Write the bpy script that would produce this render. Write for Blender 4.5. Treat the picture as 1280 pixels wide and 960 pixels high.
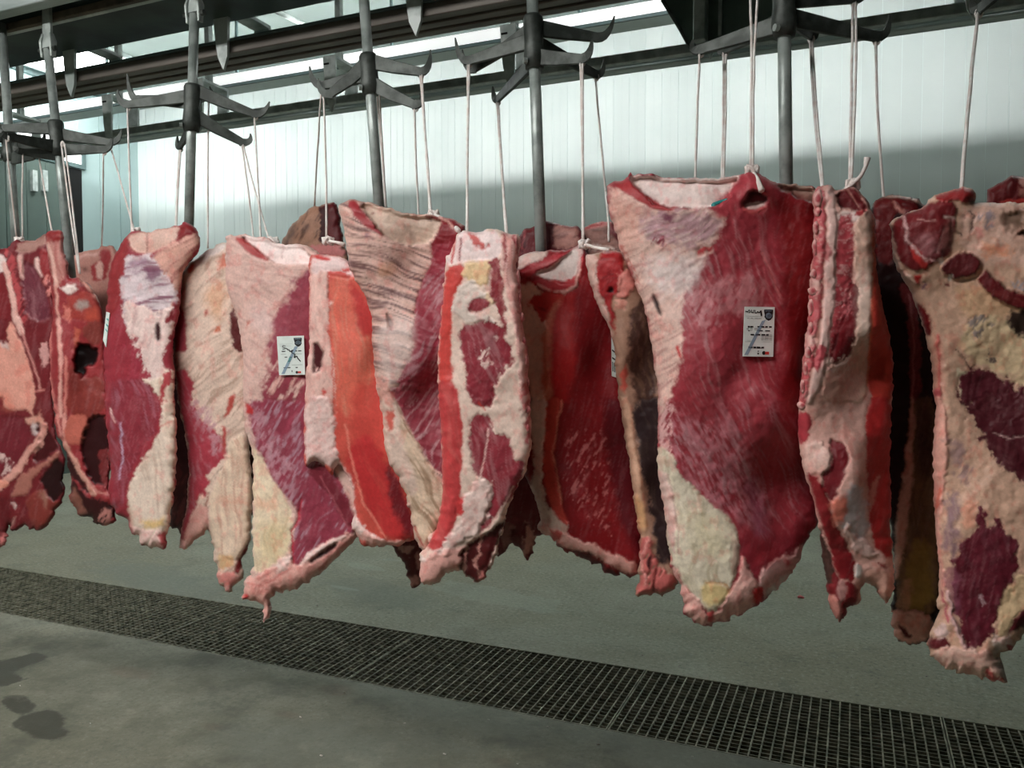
import bpy, bmesh, math, random
import numpy as np
from mathutils import Vector, Matrix
from mathutils.geometry import delaunay_2d_cdt

random.seed(7)
for o in list(bpy.data.objects): bpy.data.objects.remove(o)
scene = bpy.context.scene
COL = scene.collection

# ------------------------------------------------------------------ camera
F_PX = 1000.0
YAW = math.radians(23.2)      # turned left of the wall normal
PITCH = math.radians(2.405)   # looking slightly down
CAM = np.array([0.0, 0.0, 1.5])
cd = bpy.data.cameras.new('camera'); cam = bpy.data.objects.new('camera', cd); COL.objects.link(cam)
cd.sensor_width = 36.0; cd.lens = 36.0 * F_PX / 1280.0
cd.clip_start = 0.05; cd.clip_end = 60
cam.location = CAM; cam.rotation_euler = (math.pi/2 - PITCH, 0, YAW)
scene.camera = cam

# ------------------------------------------------------------------ world / exposure
w = bpy.data.worlds.new('world'); scene.world = w; w.use_nodes = True
w.node_tree.nodes['Background'].inputs[0].default_value = (0.5, 0.55, 0.55, 1)
w.node_tree.nodes['Background'].inputs[1].default_value = 0.05
scene.view_settings.view_transform = 'Standard'
scene.view_settings.look = 'None'
scene.view_settings.exposure = 0.0
scene.view_settings.gamma = 1.0
scene.view_settings.use_curve_mapping = False
LAMP_FRONT = 50.0      # linear lamps on the camera side of the hall
LAMP_TROUGH = 230.0     # tubes in the shielded trough along the far wall
LAMP_PANEL = 12.5       # flat ceiling panels at the far left, plus added ones over the aisle
LAMP_COL = (1.0, 0.975, 0.945)
TROUGH_COL = (0.985, 1.0, 0.985)

# room extents (metres)
XL, XR, YN, YF, ZC = -8.9, 5.0, -4.0, 8.0, 4.8
TR0, TR1 = 3.0, 3.65    # drain trench

# ------------------------------------------------------------------ helpers
cy_, sy_ = math.cos(YAW), math.sin(YAW)
cp_, sp_ = math.cos(PITCH), math.sin(PITCH)
FWD = np.array([-sy_*cp_, cy_*cp_, -sp_]); RGT = np.array([cy_, sy_, 0.0]); UPV = np.cross(RGT, FWD)
def ray(x, y):
    u = (np.asarray(x, float) - 640)/F_PX; v = (480 - np.asarray(y, float))/F_PX
    return FWD + u[..., None]*RGT + v[..., None]*UPV
def at_y(x, y, Y):
    r = ray(x, y); return CAM + r*(Y/r[1])
def at_z(x, y, z):
    r = ray(x, y); return CAM + r*((z-CAM[2])/r[2])
def at_x(x, y, X):
    r = ray(x, y); return CAM + r*(X/r[0])

def lin(c):
    c = np.asarray(c, float)/255.0
    return np.where(c <= 0.04045, c/12.92, ((c+0.055)/1.055)**2.4)

def tag(o, label=None, cat=None, group=None, kind=None):
    if label: o['label'] = label
    if cat: o['category'] = cat
    if group: o['group'] = group
    if kind: o['kind'] = kind
    return o
def link(name, me, mat=None, parent=None):
    o = bpy.data.objects.new(name, me); COL.objects.link(o)
    if mat is not None: me.materials.append(mat)
    if parent is not None: o.parent = parent
    return o
def empty(name, loc=(0, 0, 0)):
    o = bpy.data.objects.new(name, None); COL.objects.link(o); o.location = loc; o.empty_display_size = .05
    return o
class MB:
    """collects boxes / tubes / prisms into one mesh"""
    def __init__(s): s.v = []; s.f = []
    def add(s, v, f):
        n = len(s.v); s.v += [tuple(map(float, p)) for p in v]; s.f += [tuple(i+n for i in q) for q in f]
    def box(s, a, b):
        (x0, y0, z0), (x1, y1, z1) = a, b
        s.add([(x0,y0,z0),(x1,y0,z0),(x1,y1,z0),(x0,y1,z0),(x0,y0,z1),(x1,y0,z1),(x1,y1,z1),(x0,y1,z1)],
              [(0,3,2,1),(4,5,6,7),(0,1,5,4),(1,2,6,5),(2,3,7,6),(3,0,4,7)])
    def tube(s, pts, r, n=8, cap=True):
        pts = [Vector(p) for p in pts]; k = len(pts)
        rr = r if isinstance(r, (list, tuple)) else [r]*k
        up = None; rings = []
        for i, p in enumerate(pts):
            t = (pts[min(i+1, k-1)] - pts[max(i-1, 0)]).normalized()
            if up is None: up = Vector((0, 0, 1)) if abs(t.z) < .9 else Vector((1, 0, 0))
            sd = t.cross(up).normalized(); up2 = sd.cross(t).normalized(); up = up2
            rings.append([p + rr[i]*(math.cos(2*math.pi*j/n)*sd + math.sin(2*math.pi*j/n)*up2) for j in range(n)])
        v = [q for ring in rings for q in ring]
        f = [(i*n+j, i*n+(j+1) % n, (i+1)*n+(j+1) % n, (i+1)*n+j) for i in range(k-1) for j in range(n)]
        if cap: f += [tuple(range(n-1, -1, -1)), tuple((k-1)*n+j for j in range(n))]
        s.add(v, f)
    def bar(s, pts, wid, hei):
        """flat bar swept along pts; section wid (sideways) x hei (in the plane of travel / up)"""
        pts = [Vector(p) for p in pts]; k = len(pts); v = []
        ww = wid if isinstance(wid, list) else [wid]*k; hh = hei if isinstance(hei, list) else [hei]*k
        base = (pts[-1]-pts[0]); side = Vector((base.y, -base.x, 0))
        side = side.normalized() if side.length > 1e-5 else Vector((1, 0, 0))
        for i, p in enumerate(pts):
            t = (pts[min(i+1, k-1)] - pts[max(i-1, 0)]).normalized(); nn = side.cross(t).normalized()
            for a, b in ((-1,-1),(1,-1),(1,1),(-1,1)): v.append(p + side*a*ww[i]/2 + nn*b*hh[i]/2)
        f = [(i*4+j, i*4+(j+1) % 4, (i+1)*4+(j+1) % 4, (i+1)*4+j) for i in range(k-1) for j in range(4)]
        f += [(3,2,1,0), tuple((k-1)*4+j for j in range(4))]
        s.add(v, f)
    def prism(s, poly, d):
        """poly: list of 3d points (planar), extruded by vector d"""
        n = len(poly); d = Vector(d); v = [Vector(p) for p in poly]; v += [p+d for p in v]
        s.add(v, [tuple(range(n-1, -1, -1)), tuple(range(n, 2*n))] + [(i, (i+1) % n, n+(i+1) % n, n+i) for i in range(n)])
    def mesh(s, name, smooth=False, bevel=0):
        me = bpy.data.meshes.new(name); me.from_pydata(s.v, [], s.f)
        bm = bmesh.new(); bm.from_mesh(me)
        bmesh.ops.recalc_face_normals(bm, faces=bm.faces)
        if bevel: bmesh.ops.bevel(bm, geom=[e for e in bm.edges], offset=bevel, segments=1, affect='EDGES')
        bm.to_mesh(me); bm.free()
        if smooth: me.polygons.foreach_set('use_smooth', [True]*len(me.polygons))
        return me
    def build(s, name, mat, parent=None, smooth=False, bevel=0):
        return link(name, s.mesh(name, smooth, bevel), mat, parent)

# ------------------------------------------------------------------ materials
def new_mat(name):
    m = bpy.data.materials.new(name); m.use_nodes = True
    nt = m.node_tree; return m, nt, nt.nodes['Principled BSDF']
def N(nt, typ, **kw):
    n = nt.nodes.new(typ)
    for k, v in kw.items():
        if k.startswith('i_'): n.inputs[k[2:].replace('_', ' ')].default_value = v
        else: setattr(n, k, v)
    return n
def mixcol(nt, fac, a, b, blend='MIX'):
    n = nt.nodes.new('ShaderNodeMix'); n.data_type = 'RGBA'; n.blend_type = blend
    for sock, val in ((n.inputs[0], fac), (n.inputs[6], a), (n.inputs[7], b)):
        if hasattr(val, 'is_output'): nt.links.new(val, sock)
        elif isinstance(val, (int, float)): sock.default_value = val
        else: sock.default_value = tuple(val)[:3] + (1,)
    return n.outputs[2]
def mathn(nt, op, a, b=None, c=None, clamp=False):
    n = nt.nodes.new('ShaderNodeMath'); n.operation = op; n.use_clamp = clamp
    for i, val in enumerate((a, b, c)):
        if val is None: continue
        if hasattr(val, 'is_output'): nt.links.new(val, n.inputs[i])
        else: n.inputs[i].default_value = val
    return n.outputs[0]
def ramp(nt, src, a, b):
    n = nt.nodes.new('ShaderNodeMapRange'); n.clamp = True; n.interpolation_type = 'SMOOTHSTEP'
    nt.links.new(src, n.inputs[0]); n.inputs[1].default_value = a; n.inputs[2].default_value = b
    return n.outputs[0]
def noise(nt, scale, detail=4, vec=None, rough=.55, dist=0):
    n = N(nt, 'ShaderNodeTexNoise'); n.inputs['Scale'].default_value = scale; n.inputs['Detail'].default_value = detail
    n.inputs['Roughness'].default_value = rough; n.inputs['Distortion'].default_value = dist
    if vec is not None: nt.links.new(vec, n.inputs['Vector'])
    return n.outputs['Fac']
def bump(nt, b, h, strength, dist):
    n = nt.nodes.new('ShaderNodeBump'); n.inputs['Strength'].default_value = strength; n.inputs['Distance'].default_value = dist
    nt.links.new(h, n.inputs['Height']); nt.links.new(n.outputs[0], b.inputs['Normal'])
def surf(name, col, rough=.5, metal=0, nscale=8, namp=.25, col2=None, bs=0, bscale=60, stretch=None):
    """plain procedural surface: colour with noise variation towards col2"""
    m, nt, b = new_mat(name); c = lin(col); c2 = lin(col2) if col2 is not None else c*(1-namp)
    geo = N(nt, 'ShaderNodeNewGeometry'); vec = geo.outputs['Position']
    if stretch:
        mp = N(nt, 'ShaderNodeMapping'); mp.inputs['Scale'].default_value = stretch; nt.links.new(vec, mp.inputs['Vector']); vec = mp.outputs[0]
    f = ramp(nt, noise(nt, nscale, 5, vec), .35, .65)
    nt.links.new(mixcol(nt, f, c, c2), b.inputs['Base Color'])
    b.inputs['Roughness'].default_value = rough; b.inputs['Metallic'].default_value = metal
    if bs: bump(nt, b, noise(nt, bscale, 4, vec), bs, .004)
    return m
def emis(name, col, strength):
    m, nt, b = new_mat(name)
    b.inputs['Base Color'].default_value = (.8, .8, .8, 1)
    b.inputs['Emission Color'].default_value = tuple(col) + (1,); b.inputs['Emission Strength'].default_value = strength
    return m

M = {}
M['galv'] = surf('galvanised_steel', (182, 192, 188), .36, .25, 14, .35, (136, 146, 142), .15, 40)
M['iron'] = surf('dark_cast_steel', (84, 90, 86), .48, .3, 18, .4, (48, 54, 50), .2, 60)
M['bright'] = surf('bright_zinc_plate', (214, 222, 220), .38, .1, 12, .2, (165, 178, 174), .1, 50)
M['rail'] = surf('worn_track_steel', (118, 112, 104), .45, .2, 10, .4, (84, 78, 70), .15, 40, (.15, 1, 1))
M['railtop'] = surf('polished_rail', (190, 202, 200), .35, .2, 10, .2, (140, 155, 152), 0, 1, (.15, 1, 1))
M['beam'] = surf('dark_green_painted_steel', (62, 78, 72), .5, .15, 5, .3, (44, 55, 50), .1, 30)
M['gusset'] = surf('grey_green_steel_plate', (104, 122, 114), .5, .1, 5, .3, (78, 94, 88), .1, 30)
M['rust'] = surf('rusty_strip', (104, 92, 78), .6, .2, 12, .3, (70, 64, 56))
M['string'] = surf('cotton_string', (246, 242, 238), .85, 0, 30, .12, (230, 216, 210), .3, 200)
M['white_beam'] = surf('white_painted_steel', (200, 212, 210), .5, 0, 6, .1)
M['ceil'] = surf('ceiling_panel', (132, 144, 140), .55, 0, .6, .06)
M['endwall'] = surf('end_wall_panel', (168, 190, 190), .5, 0, .8, .08)
M['dimwall'] = surf('dark_green_wall', (84, 98, 92), .6, 0, 1, .1)
M['black'] = surf('dark_opening', (9, 10, 10), .9, 0, 4, .1)  # flat black painting the dark inside openings
M['door'] = surf('green_grey_door', (92, 108, 102), .5, .1, 3, .1)
M['trim'] = surf('grey_trim', (88, 108, 108), .5, .1, 3, .1)
M['paper'] = surf('sticker_paper', (226, 236, 232), .45, 0, 60, .05)
M['ink'] = surf('label_ink', (18, 22, 26), .6, 0, 60, .1)
M['inkgrey'] = surf('label_print_grey', (112, 126, 126), .6, 0, 60, .1)
M['inkblue'] = surf('label_stripe_blue', (146, 168, 186), .6, 0, 60, .1)
M['inkred'] = surf('label_red', (206, 62, 52), .6, 0, 60, .1)
M['inkcyan'] = surf('label_teal', (96, 178, 172), .6, 0, 60, .1)
M['teal'] = surf('teal_mark', (30, 140, 138), .5, 0, 60, .1)
M['grate'] = surf('grating_steel', (140, 138, 118), .5, .1, 20, .35, (88, 88, 72), .1, 60)
M['trench'] = surf('trench_concrete', (30, 31, 27), .8, 0, 6, .3)
M['blue'] = surf('blue_plastic', (40, 120, 170), .4, 0, 10, .1)

# insulated wall panels: near white, thin vertical variation from panel to panel
m, nt, b = new_mat('wall_sandwich_panel'); M['wall'] = m
oi = N(nt, 'ShaderNodeObjectInfo'); geo = N(nt, 'ShaderNodeNewGeometry')
f = noise(nt, 1.2, 3, geo.outputs['Position'])
c = mixcol(nt, oi.outputs['Random'], lin((206, 214, 212)), lin((216, 223, 221)))
nt.links.new(mixcol(nt, ramp(nt, f, .3, .8), c, lin((200, 210, 208))), b.inputs['Base Color'])
b.inputs['Roughness'].default_value = .45
M['seam'] = surf('panel_seam', (226, 238, 236), .5, 0, 4, .05)

# concrete floor with damp patches
m, nt, b = new_mat('damp_concrete'); M['floor'] = m
geo = N(nt, 'ShaderNodeNewGeometry'); pos = geo.outputs['Position']
n1 = noise(nt, 1.1, 6, pos, .6); n2 = noise(nt, 5, 6, pos, .65); n3 = noise(nt, 48, 4, pos, .75); n4 = noise(nt, .45, 3, pos)
c = mixcol(nt, ramp(nt, n1, .3, .7), lin((132, 133, 117)), lin((152, 154, 139)))
c = mixcol(nt, ramp(nt, n4, .42, .62), c, lin((136, 133, 114)))
c = mixcol(nt, mathn(nt, 'MULTIPLY', ramp(nt, n2, .52, .72), .45), c, lin((96, 104, 96)))
c = mixcol(nt, mathn(nt, 'MULTIPLY', ramp(nt, n3, .53, .66), .7), c, lin((168, 170, 156)))
c = mixcol(nt, mathn(nt, 'MULTIPLY', ramp(nt, n3, .47, .35), .65), c, lin((86, 92, 84)))
wet = None
def blob(cx, cy, rx, ry, ang, soft=.25, warp=.55):
    mp = N(nt, 'ShaderNodeMapping'); mp.vector_type = 'TEXTURE'
    mp.inputs['Location'].default_value = (cx, cy, 0); mp.inputs['Rotation'].default_value = (0, 0, ang); mp.inputs['Scale'].default_value = (rx, ry, 1)
    nt.links.new(pos, mp.inputs['Vector'])
    ln = N(nt, 'ShaderNodeVectorMath'); ln.operation = 'LENGTH'; nt.links.new(mp.outputs[0], ln.inputs[0])
    d = mathn(nt, 'ADD', ln.outputs['Value'], mathn(nt, 'MULTIPLY', mathn(nt, 'SUBTRACT', noise(nt, 7, 5, pos, .6), .5), warp*3))
    return ramp(nt, d, 1.0+soft/2, 1.0-soft/2)
def floor_pt(x, y): p = at_z(x, y, 0.0); return float(p[0]), float(p[1])
stains = []
for (x, y, rx, ry, ang) in ((55, 905, .15, .085, -.4), (14, 830, .10, .12, 0), (22, 880, .13, .05, -.3), (0, 850, .12, .08, 0)):
    px, py = floor_pt(x, y); stains.append(blob(px, py, rx, ry, ang))
s = stains[0]
for t in stains[1:]: s = mathn(nt, 'MAXIMUM', s, t)
damp = []
for (x, y, rx, ry, ang) in ((200, 725, .7, .22, -.2), (470, 740, .45, .2, -.3), (560, 880, .6, .18, -.2), (900, 950, .7, .2, -.2), (330, 790, .6, .1, -.1), (420, 935, .5, .2, .2)):
    px, py = floor_pt(x, y); damp.append(blob(px, py, rx, ry, ang, .9, .8))
d = damp[0]
for t in damp[1:]: d = mathn(nt, 'MAXIMUM', d, t)
c = mixcol(nt, mathn(nt, 'MULTIPLY', d, .42), c, lin((86, 96, 88)))
pale = []
for (x, y, rx, ry, ang) in ((455, 708, .16, .06, -.2), (490, 700, .10, .03, .2), (430, 735, .12, .02, -.1), (620, 745, .5, .15, -.2)):
    px, py = floor_pt(x, y); pale.append(blob(px, py, rx, ry, ang, .3, .6))
d2 = pale[0]
for t in pale[1:]: d2 = mathn(nt, 'MAXIMUM', d2, t)
c = mixcol(nt, mathn(nt, 'MULTIPLY', d2, .3), c, lin((160, 168, 156)))
pinks = []
for (x, y, rx, ry, ang) in ((165, 840, .12, .05, 0), (420, 862, .08, .05, 0), (265, 908, .05, .03, 0), (628, 952, .05, .03, 0), (360, 893, .06, .03, 0)):
    px, py = floor_pt(x, y); pinks.append(blob(px, py, rx, ry, ang, .8, .7))
d3 = pinks[0]
for t in pinks[1:]: d3 = mathn(nt, 'MAXIMUM', d3, t)
c = mixcol(nt, mathn(nt, 'MULTIPLY', d3, .35), c, lin((120, 78, 66)))
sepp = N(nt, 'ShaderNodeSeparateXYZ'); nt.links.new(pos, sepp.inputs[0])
soil_dim = ramp(nt, mathn(nt, 'ADD', sepp.outputs[1], mathn(nt, 'MULTIPLY', n1, .8)), 3.6, 3.2)      # soiled walkway in front of the drain, colour also darkened for dimmer light
c = mixcol(nt, mathn(nt, 'MULTIPLY', soil_dim, mathn(nt, 'ADD', mathn(nt, 'MULTIPLY', ramp(nt, n2, .2, .8), .5), .42)), c, lin((86, 84, 68)))
c = mixcol(nt, mathn(nt, 'MULTIPLY', s, .85), c, lin((46, 45, 32)))
n5 = noise(nt, 2.3, 7, pos, .68)
c = mixcol(nt, mathn(nt, 'MULTIPLY', ramp(nt, n5, .50, .66), mathn(nt, 'ADD', mathn(nt, 'MULTIPLY', soil_dim, .4), .18)), c, lin((66, 68, 58)))
c = mixcol(nt, mathn(nt, 'MULTIPLY', ramp(nt, n5, .44, .30), .3), c, lin((158, 154, 136)))
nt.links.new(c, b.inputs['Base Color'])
rg = mathn(nt, 'SUBTRACT', .72, mathn(nt, 'MULTIPLY', d, .15)); nt.links.new(rg, b.inputs['Roughness'])
bump(nt, b, n3, .25, .004)

# meat: colour comes from the piece's own muscle / fat map, shader adds grain and moisture
m, nt, b = new_mat('raw_meat'); M['meat'] = m
at = N(nt, 'ShaderNodeAttribute'); at.attribute_name = 'Col'
geo = N(nt, 'ShaderNodeNewGeometry'); pos = geo.outputs['Position']
g1 = noise(nt, 120, 5, pos, .65); g2 = noise(nt, 28, 4, pos, .6)
v = mathn(nt, 'ADD', mathn(nt, 'MULTIPLY', g1, .55), mathn(nt, 'MULTIPLY', g2, .35)); v = mathn(nt, 'ADD', v, .55)
vc = N(nt, 'ShaderNodeCombineColor')
for i in range(3): nt.links.new(v, vc.inputs[i])
nt.links.new(mixcol(nt, 1.0, at.outputs['Color'], vc.outputs[0], 'MULTIPLY'), b.inputs['Base Color'])
b.inputs['Roughness'].default_value = .42
nt.links.new(mathn(nt, 'ADD', .30, mathn(nt, 'MULTIPLY', g2, .3)), b.inputs['Roughness'])
b.inputs['Specular IOR Level'].default_value = .24
bump(nt, b, mathn(nt, 'ADD', g1, mathn(nt, 'MULTIPLY', g2, 1.5)), .2, .003)
# ================================================================== the hall
def struct(o): o['kind'] = 'structure'; return o
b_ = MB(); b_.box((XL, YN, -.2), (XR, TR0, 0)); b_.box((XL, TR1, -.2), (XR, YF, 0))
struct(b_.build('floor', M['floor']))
b_ = MB(); b_.box((XL, TR0-.02, -.55), (XR, TR1+.02, -.5)); b_.box((XL, TR0-.05, -.5), (XR, TR0, -.2)); b_.box((XL, TR1, -.5), (XR, TR1+.05, -.2))
struct(b_.build('floor_drain_trench', M['trench']))
b_ = MB(); b_.box((XL, YN, ZC), (XR, YF, ZC+.15)); struct(b_.build('ceiling', M['ceil']))
b_ = MB(); b_.box((XL-.15, YF, 0), (XR, YF+.15, ZC)); wall_back = struct(b_.build('wall_back', M['seam']))
PW = .165
me = None; x = XL
k = 0
while x < XR - .01:
    if me is None:
        q = MB(); q.box((0, 0, 0), (PW*.5-.0015, .004, ZC)); q.box((PW*.5-.0015, .001, 0), (PW*.5+.0015, .004, ZC)); q.box((PW*.5+.0015, 0, 0), (PW-.004, .004, ZC)); me = q.mesh('wall_panel'); me.materials.append(M['wall'])
    o = bpy.data.objects.new('wall_panel', me); COL.objects.link(o); o.parent = wall_back
    o.location = (x+.002, YF-.004, 0); x += PW
b_ = MB(); b_.box((XL-.15, YN, 0), (XL, YF, ZC)); wall_left = struct(b_.build('wall_left', M['endwall']))
x = YN; me = None
while x < YF - .05:
    if x > 3.0 and not (5.0 < x < 7.0):
        if me is None:
            q = MB(); q.box((0, 0, 0), (.012, .3-.008, ZC)); me = q.mesh('wall_panel'); me.materials.append(M['endwall'])
        o = bpy.data.objects.new('wall_panel', me); COL.objects.link(o); o.parent = wall_left; o.location = (XL, x+.004, 0)
    x += .3
b_ = MB(); b_.box((XR, YN, 0), (XR+.15, YF, ZC)); struct(b_.build('wall_right', M['dimwall']))
b_ = MB(); b_.box((XL, YN-.15, 0), (XR, YN, ZC)); struct(b_.build('wall_front', M['dimwall']))
# trim under the ceiling of the end wall, sliding door, black sheet beside it for the dark of an opening, lit high window
b_ = MB(); b_.box((XL, 2, ZC-.09), (XL+.05, YF-.02, ZC)); struct(b_.build('trim_1', M['trim']))
b_ = MB(); b_.box((XL+.012, 6.86, 0), (XL+.02, 7.13, 3.74)); struct(b_.build('opening_black_sheet', M['black']))
d_ = struct(empty('door_1', (XL+.03, 5.9, 0)))
for k in range(10):
    q = MB(); q.box((0, -1.5+k*.245, 0), (.05, -1.5+k*.245+.238, 3.72)); q.build('door_panel', M['door'], d_)
for (px, py) in ((42, 226), (55, 226)):
    p = at_x(px, py, XL+.1); q = MB(); q.box((0.05, p[1]-5.9-.03, p[2]-.12), (.1, p[1]-5.9+.03, p[2]+.12)); q.build('handle', M['bright'], d_)
M['window'] = emis('lit_window_glass', TROUGH_COL, 1.6)
w_ = struct(empty('window_1', (XL+.012, 6.7, 3.9)))
q = MB(); q.box((0, -.42, -.10), (.02, .42, .16)); q.build('window_pane', M['window'], w_)
q = MB()
for a, b2 in (((0, -.47, -.15), (.04, .47, -.10)), ((0, -.47, .16), (.04, .47, .21)), ((0, -.47, -.10), (.04, -.42, .16)), ((0, .42, -.10), (.04, .47, .16))): q.box(a, b2)
q.build('window_frame', M['trim'], w_)

# ------------------------------------------------------------------ lamps
M['em_front'] = emis('lamp_diffuser', LAMP_COL, LAMP_FRONT)
M['em_trough'] = emis('trough_tube_glow', TROUGH_COL, LAMP_TROUGH)
M['em_lip'] = emis('self_lit_trough_lip', TROUGH_COL, .62)  # glow that makes the trough lip look brightly lit
M['em_panel'] = emis('ceiling_panel_glow', TROUGH_COL, LAMP_PANEL)
def lamp_linear(x, y, z, label, L=1.5, W=.28):
    t = empty('ceiling_lamp', (x, y, z)); tag(t, label, 'lamp', 'linear lamps hung over the walkway')
    q = MB(); q.box((-L/2-.03, -W/2-.02, 0), (L/2+.03, W/2+.02, .07)); q.build('housing', M['white_beam'], t)
    q = MB(); q.box((-L/2, -W/2, -.025), (L/2, W/2, 0)); q.build('diffuser', M['em_front'], t)
    for s in (-.5, .5):
        q = MB(); q.tube([(s*L, 0, .07), (s*L, 0, ZC-z)], .008, 6); q.build('suspension_rod', M['galv'], t)
for i, x in enumerate((-4.6, -3.0, -1.4)):
    lamp_linear(x, -.45, 3.4, ['linear lamp farthest left above the walkway', 'middle linear lamp above the walkway', 'linear lamp nearest the camera above the walkway'][i])
def lamp_panel(x, y, lx, ly, label):
    t = empty('ceiling_light_panel', (x, y, ZC)); tag(t, label, 'lamp', 'flat ceiling light panels')
    q = MB(); q.box((-lx/2, -ly/2, -.03), (lx/2, ly/2, -.0)); q.build('diffuser', M['em_panel'], t)
    q = MB()
    for a, b2 in (((-lx/2-.04, -ly/2-.04, -.045), (lx/2+.04, -ly/2, 0)), ((-lx/2-.04, ly/2, -.045), (lx/2+.04, ly/2+.04, 0)), ((-lx/2-.04, -ly/2, -.045), (-lx/2, ly/2, 0)), ((lx/2, -ly/2, -.045), (lx/2+.04, ly/2, 0))): q.box(a, b2)
    q.build('frame', M['white_beam'], t)
lamp_panel(-7.2, 4.95, .9, .5, 'bright ceiling light panel glimpsed above the nearest rail at top left')
lamp_panel(-8.15, 6.3, 1.2, 1.3, 'bright ceiling light panel by the end wall behind the dark green beam')
for x, nm in ((-4.4, 'left'), (-1.6, 'centre'), (1.2, 'right')):  # panels added out of view to brighten the floor behind the meat
    lamp_panel(x, 4.95, .9, .5, 'added unseen ceiling light panel above the aisle behind the rails, %s of the picture' % nm)
# shielded tube trough along the far wall
t_ = empty('trough_lamp', (XL+.1, 6.0, 1.5+2.50)); tag(t_, 'long white lamp trough hung along the far white wall', 'lamp')
LX = XR-.3-XL
q = MB(); q.box((0, -.03, -.012), (LX, .20, 0)); q.build('bottom_plate', M['white_beam'], t_)
q = MB(); q.box((0, -.05, -.03), (LX, -.03, -.005)); q.build('lower_flange', M['trim'], t_)
q = MB(); q.box((0, -.05, -.005), (LX, -.03, .085)); q.build('glowing_front_lip', M['em_lip'], t_)  # white front lip made to glow, as no lamp lights its face
for k in range(6):
    a = .2+k*LX/8; q = MB(); q.tube([(a, .02, .066), (a+LX/8-.2, .02, .066)], .009, 8); q.build('tube', M['em_trough'], t_, smooth=True)
for k in range(9):
    a = .05+k*(LX-.1)/8; q = MB(); q.box((a-.01, -.02, 0), (a+.01, .0, ZC-1.5-2.50)); q.build('bracket', M['trim'], t_)

# ------------------------------------------------------------------ overhead rails
H = 1.5
RX0, RX1 = XL+.6, 4.0
def rail_box(name, mat, y0, y1, h0, h1, parent, x0=RX0, x1=RX1, bev=.003):
    q = MB(); q.box((x0, y0, H+h0), (x1, y1, H+h1)); return q.build(name, mat, parent, bevel=bev)
r1 = empty('overhead_rail', (0, 2.15, H+1.27)); r1.location = (0, 0, 0)
tag(r1, 'twin-bar overhead rail nearest the camera carrying the hook trees', 'rail', 'overhead meat rails')
rail_box('front_bar', M['railtop'], 2.06, 2.115, 1.275, 1.325, r1)
rail_box('front_cap', M['bright'], 2.03, 2.07, 1.33, 1.35, r1)
rail_box('inner_strip', M['rust'], 2.185, 2.205, 1.27, 1.30, r1)
rail_box('rear_edge', M['bright'], 2.205, 2.225, 1.27, 1.31, r1)
rail_box('web', M['rust'], 2.06, 2.225, 1.35, 1.36, r1)
b1 = rail_box('support_beam', M['beam'], 2.245, 2.50, 1.285, 1.50, None)
tag(b1, 'wide dark green steel beam along the nearest rail', 'beam')
for k, x in enumerate((-6.5, -4.8, -3.1, -1.4, .3, 2.0)):
    q = MB(); q.box((x-.03, 2.3, H+1.5), (x+.03, 2.44, ZC)); q.build('hanger_post', M['beam'], b1)
r2 = empty('overhead_rail', (0, 0, 0)); tag(r2, 'dark ribbed middle rail held by saddle brackets', 'rail', 'overhead meat rails')
for i, y in enumerate((2.475, 2.535, 2.595)):
    rail_box('rail_bar', M['rail'], y, y+.042, 1.155, 1.20, r2)
rail_box('top_plate', M['trim'], 2.47, 2.645, 1.20, 1.212, r2)
def saddle(x, y0, y1, ht, hf, hb, parent, matf, s=1.0):
    """inverted U plate bracket: long tapered front leg, short rear leg"""
    q = MB(); wv = .058*s
    q.prism([(x-wv*.3, y0, H+ht), (x+wv, y0, H+ht), (x+wv*1.0, y0, H+ht-.05), (x+wv*.9, y0, H+hf+.05), (x+wv*.55, y0, H+hf), (x+wv*.1, y0, H+hf+.05), (x-wv*.1, y0, H+hf+.12)], (0, .012, 0))
    q.prism([(x-wv*.3, y0, H+ht), (x+wv, y0, H+ht), (x+wv, y1, H+ht-.005), (x-wv*.3, y1, H+ht-.005)], (0, 0, .014))
    q.prism([(x-wv*.3, y1-.012, H+ht), (x+wv, y1-.012, H+ht), (x+wv, y1-.012, H+hb), (x-wv*.3, y1-.012, H+hb)], (0, .012, 0))
    br = q.build('saddle_bracket', matf, parent)
    q = MB(); q.box((x-.01, y0-.004, H+ht-.03), (x+.02, y0+.001, H+ht-.022)); q.build('slot', M['black'], br)
    q = MB(); q.tube([(x+wv*.4, (y0+y1)/2, H+ht), (x+wv*.4, (y0+y1)/2, H+ht+.06)], .01, 6); q.build('bolt', M['galv'], br)
for x in (-4.85, -4.0, -3.14, -2.30, -1.445, -.6, .25, 1.1): saddle(x, 2.452, 2.70, 1.33, 1.085, 1.205, r2, M['bright'])
r3 = empty('overhead_rail', (0, 0, 0)); tag(r3, 'twin-bar rail farthest back in front of the white wall', 'rail', 'overhead meat rails')
rail_box('rail_bar', M['galv'], 3.42, 3.46, 1.245, 1.285, r3)
rail_box('rail_bar', M['railtop'], 3.53, 3.57, 1.245, 1.285, r3)
rail_box('rail_lip', M['railtop'], 3.505, 3.53, 1.243, 1.255, r3)
for x in (-4.9, -4.04, -3.35, -2.48, -1.5, -.6, .35, 1.3):
    saddle(x, 3.40, 3.60, 1.47, 1.20, 1.29, r3, M['bright'])
    q = MB(); q.box((x+.0, 3.48, H+1.48), (x+.03, 3.51, ZC)); q.build('hanger_rod', M['galv'], r3)
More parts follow.
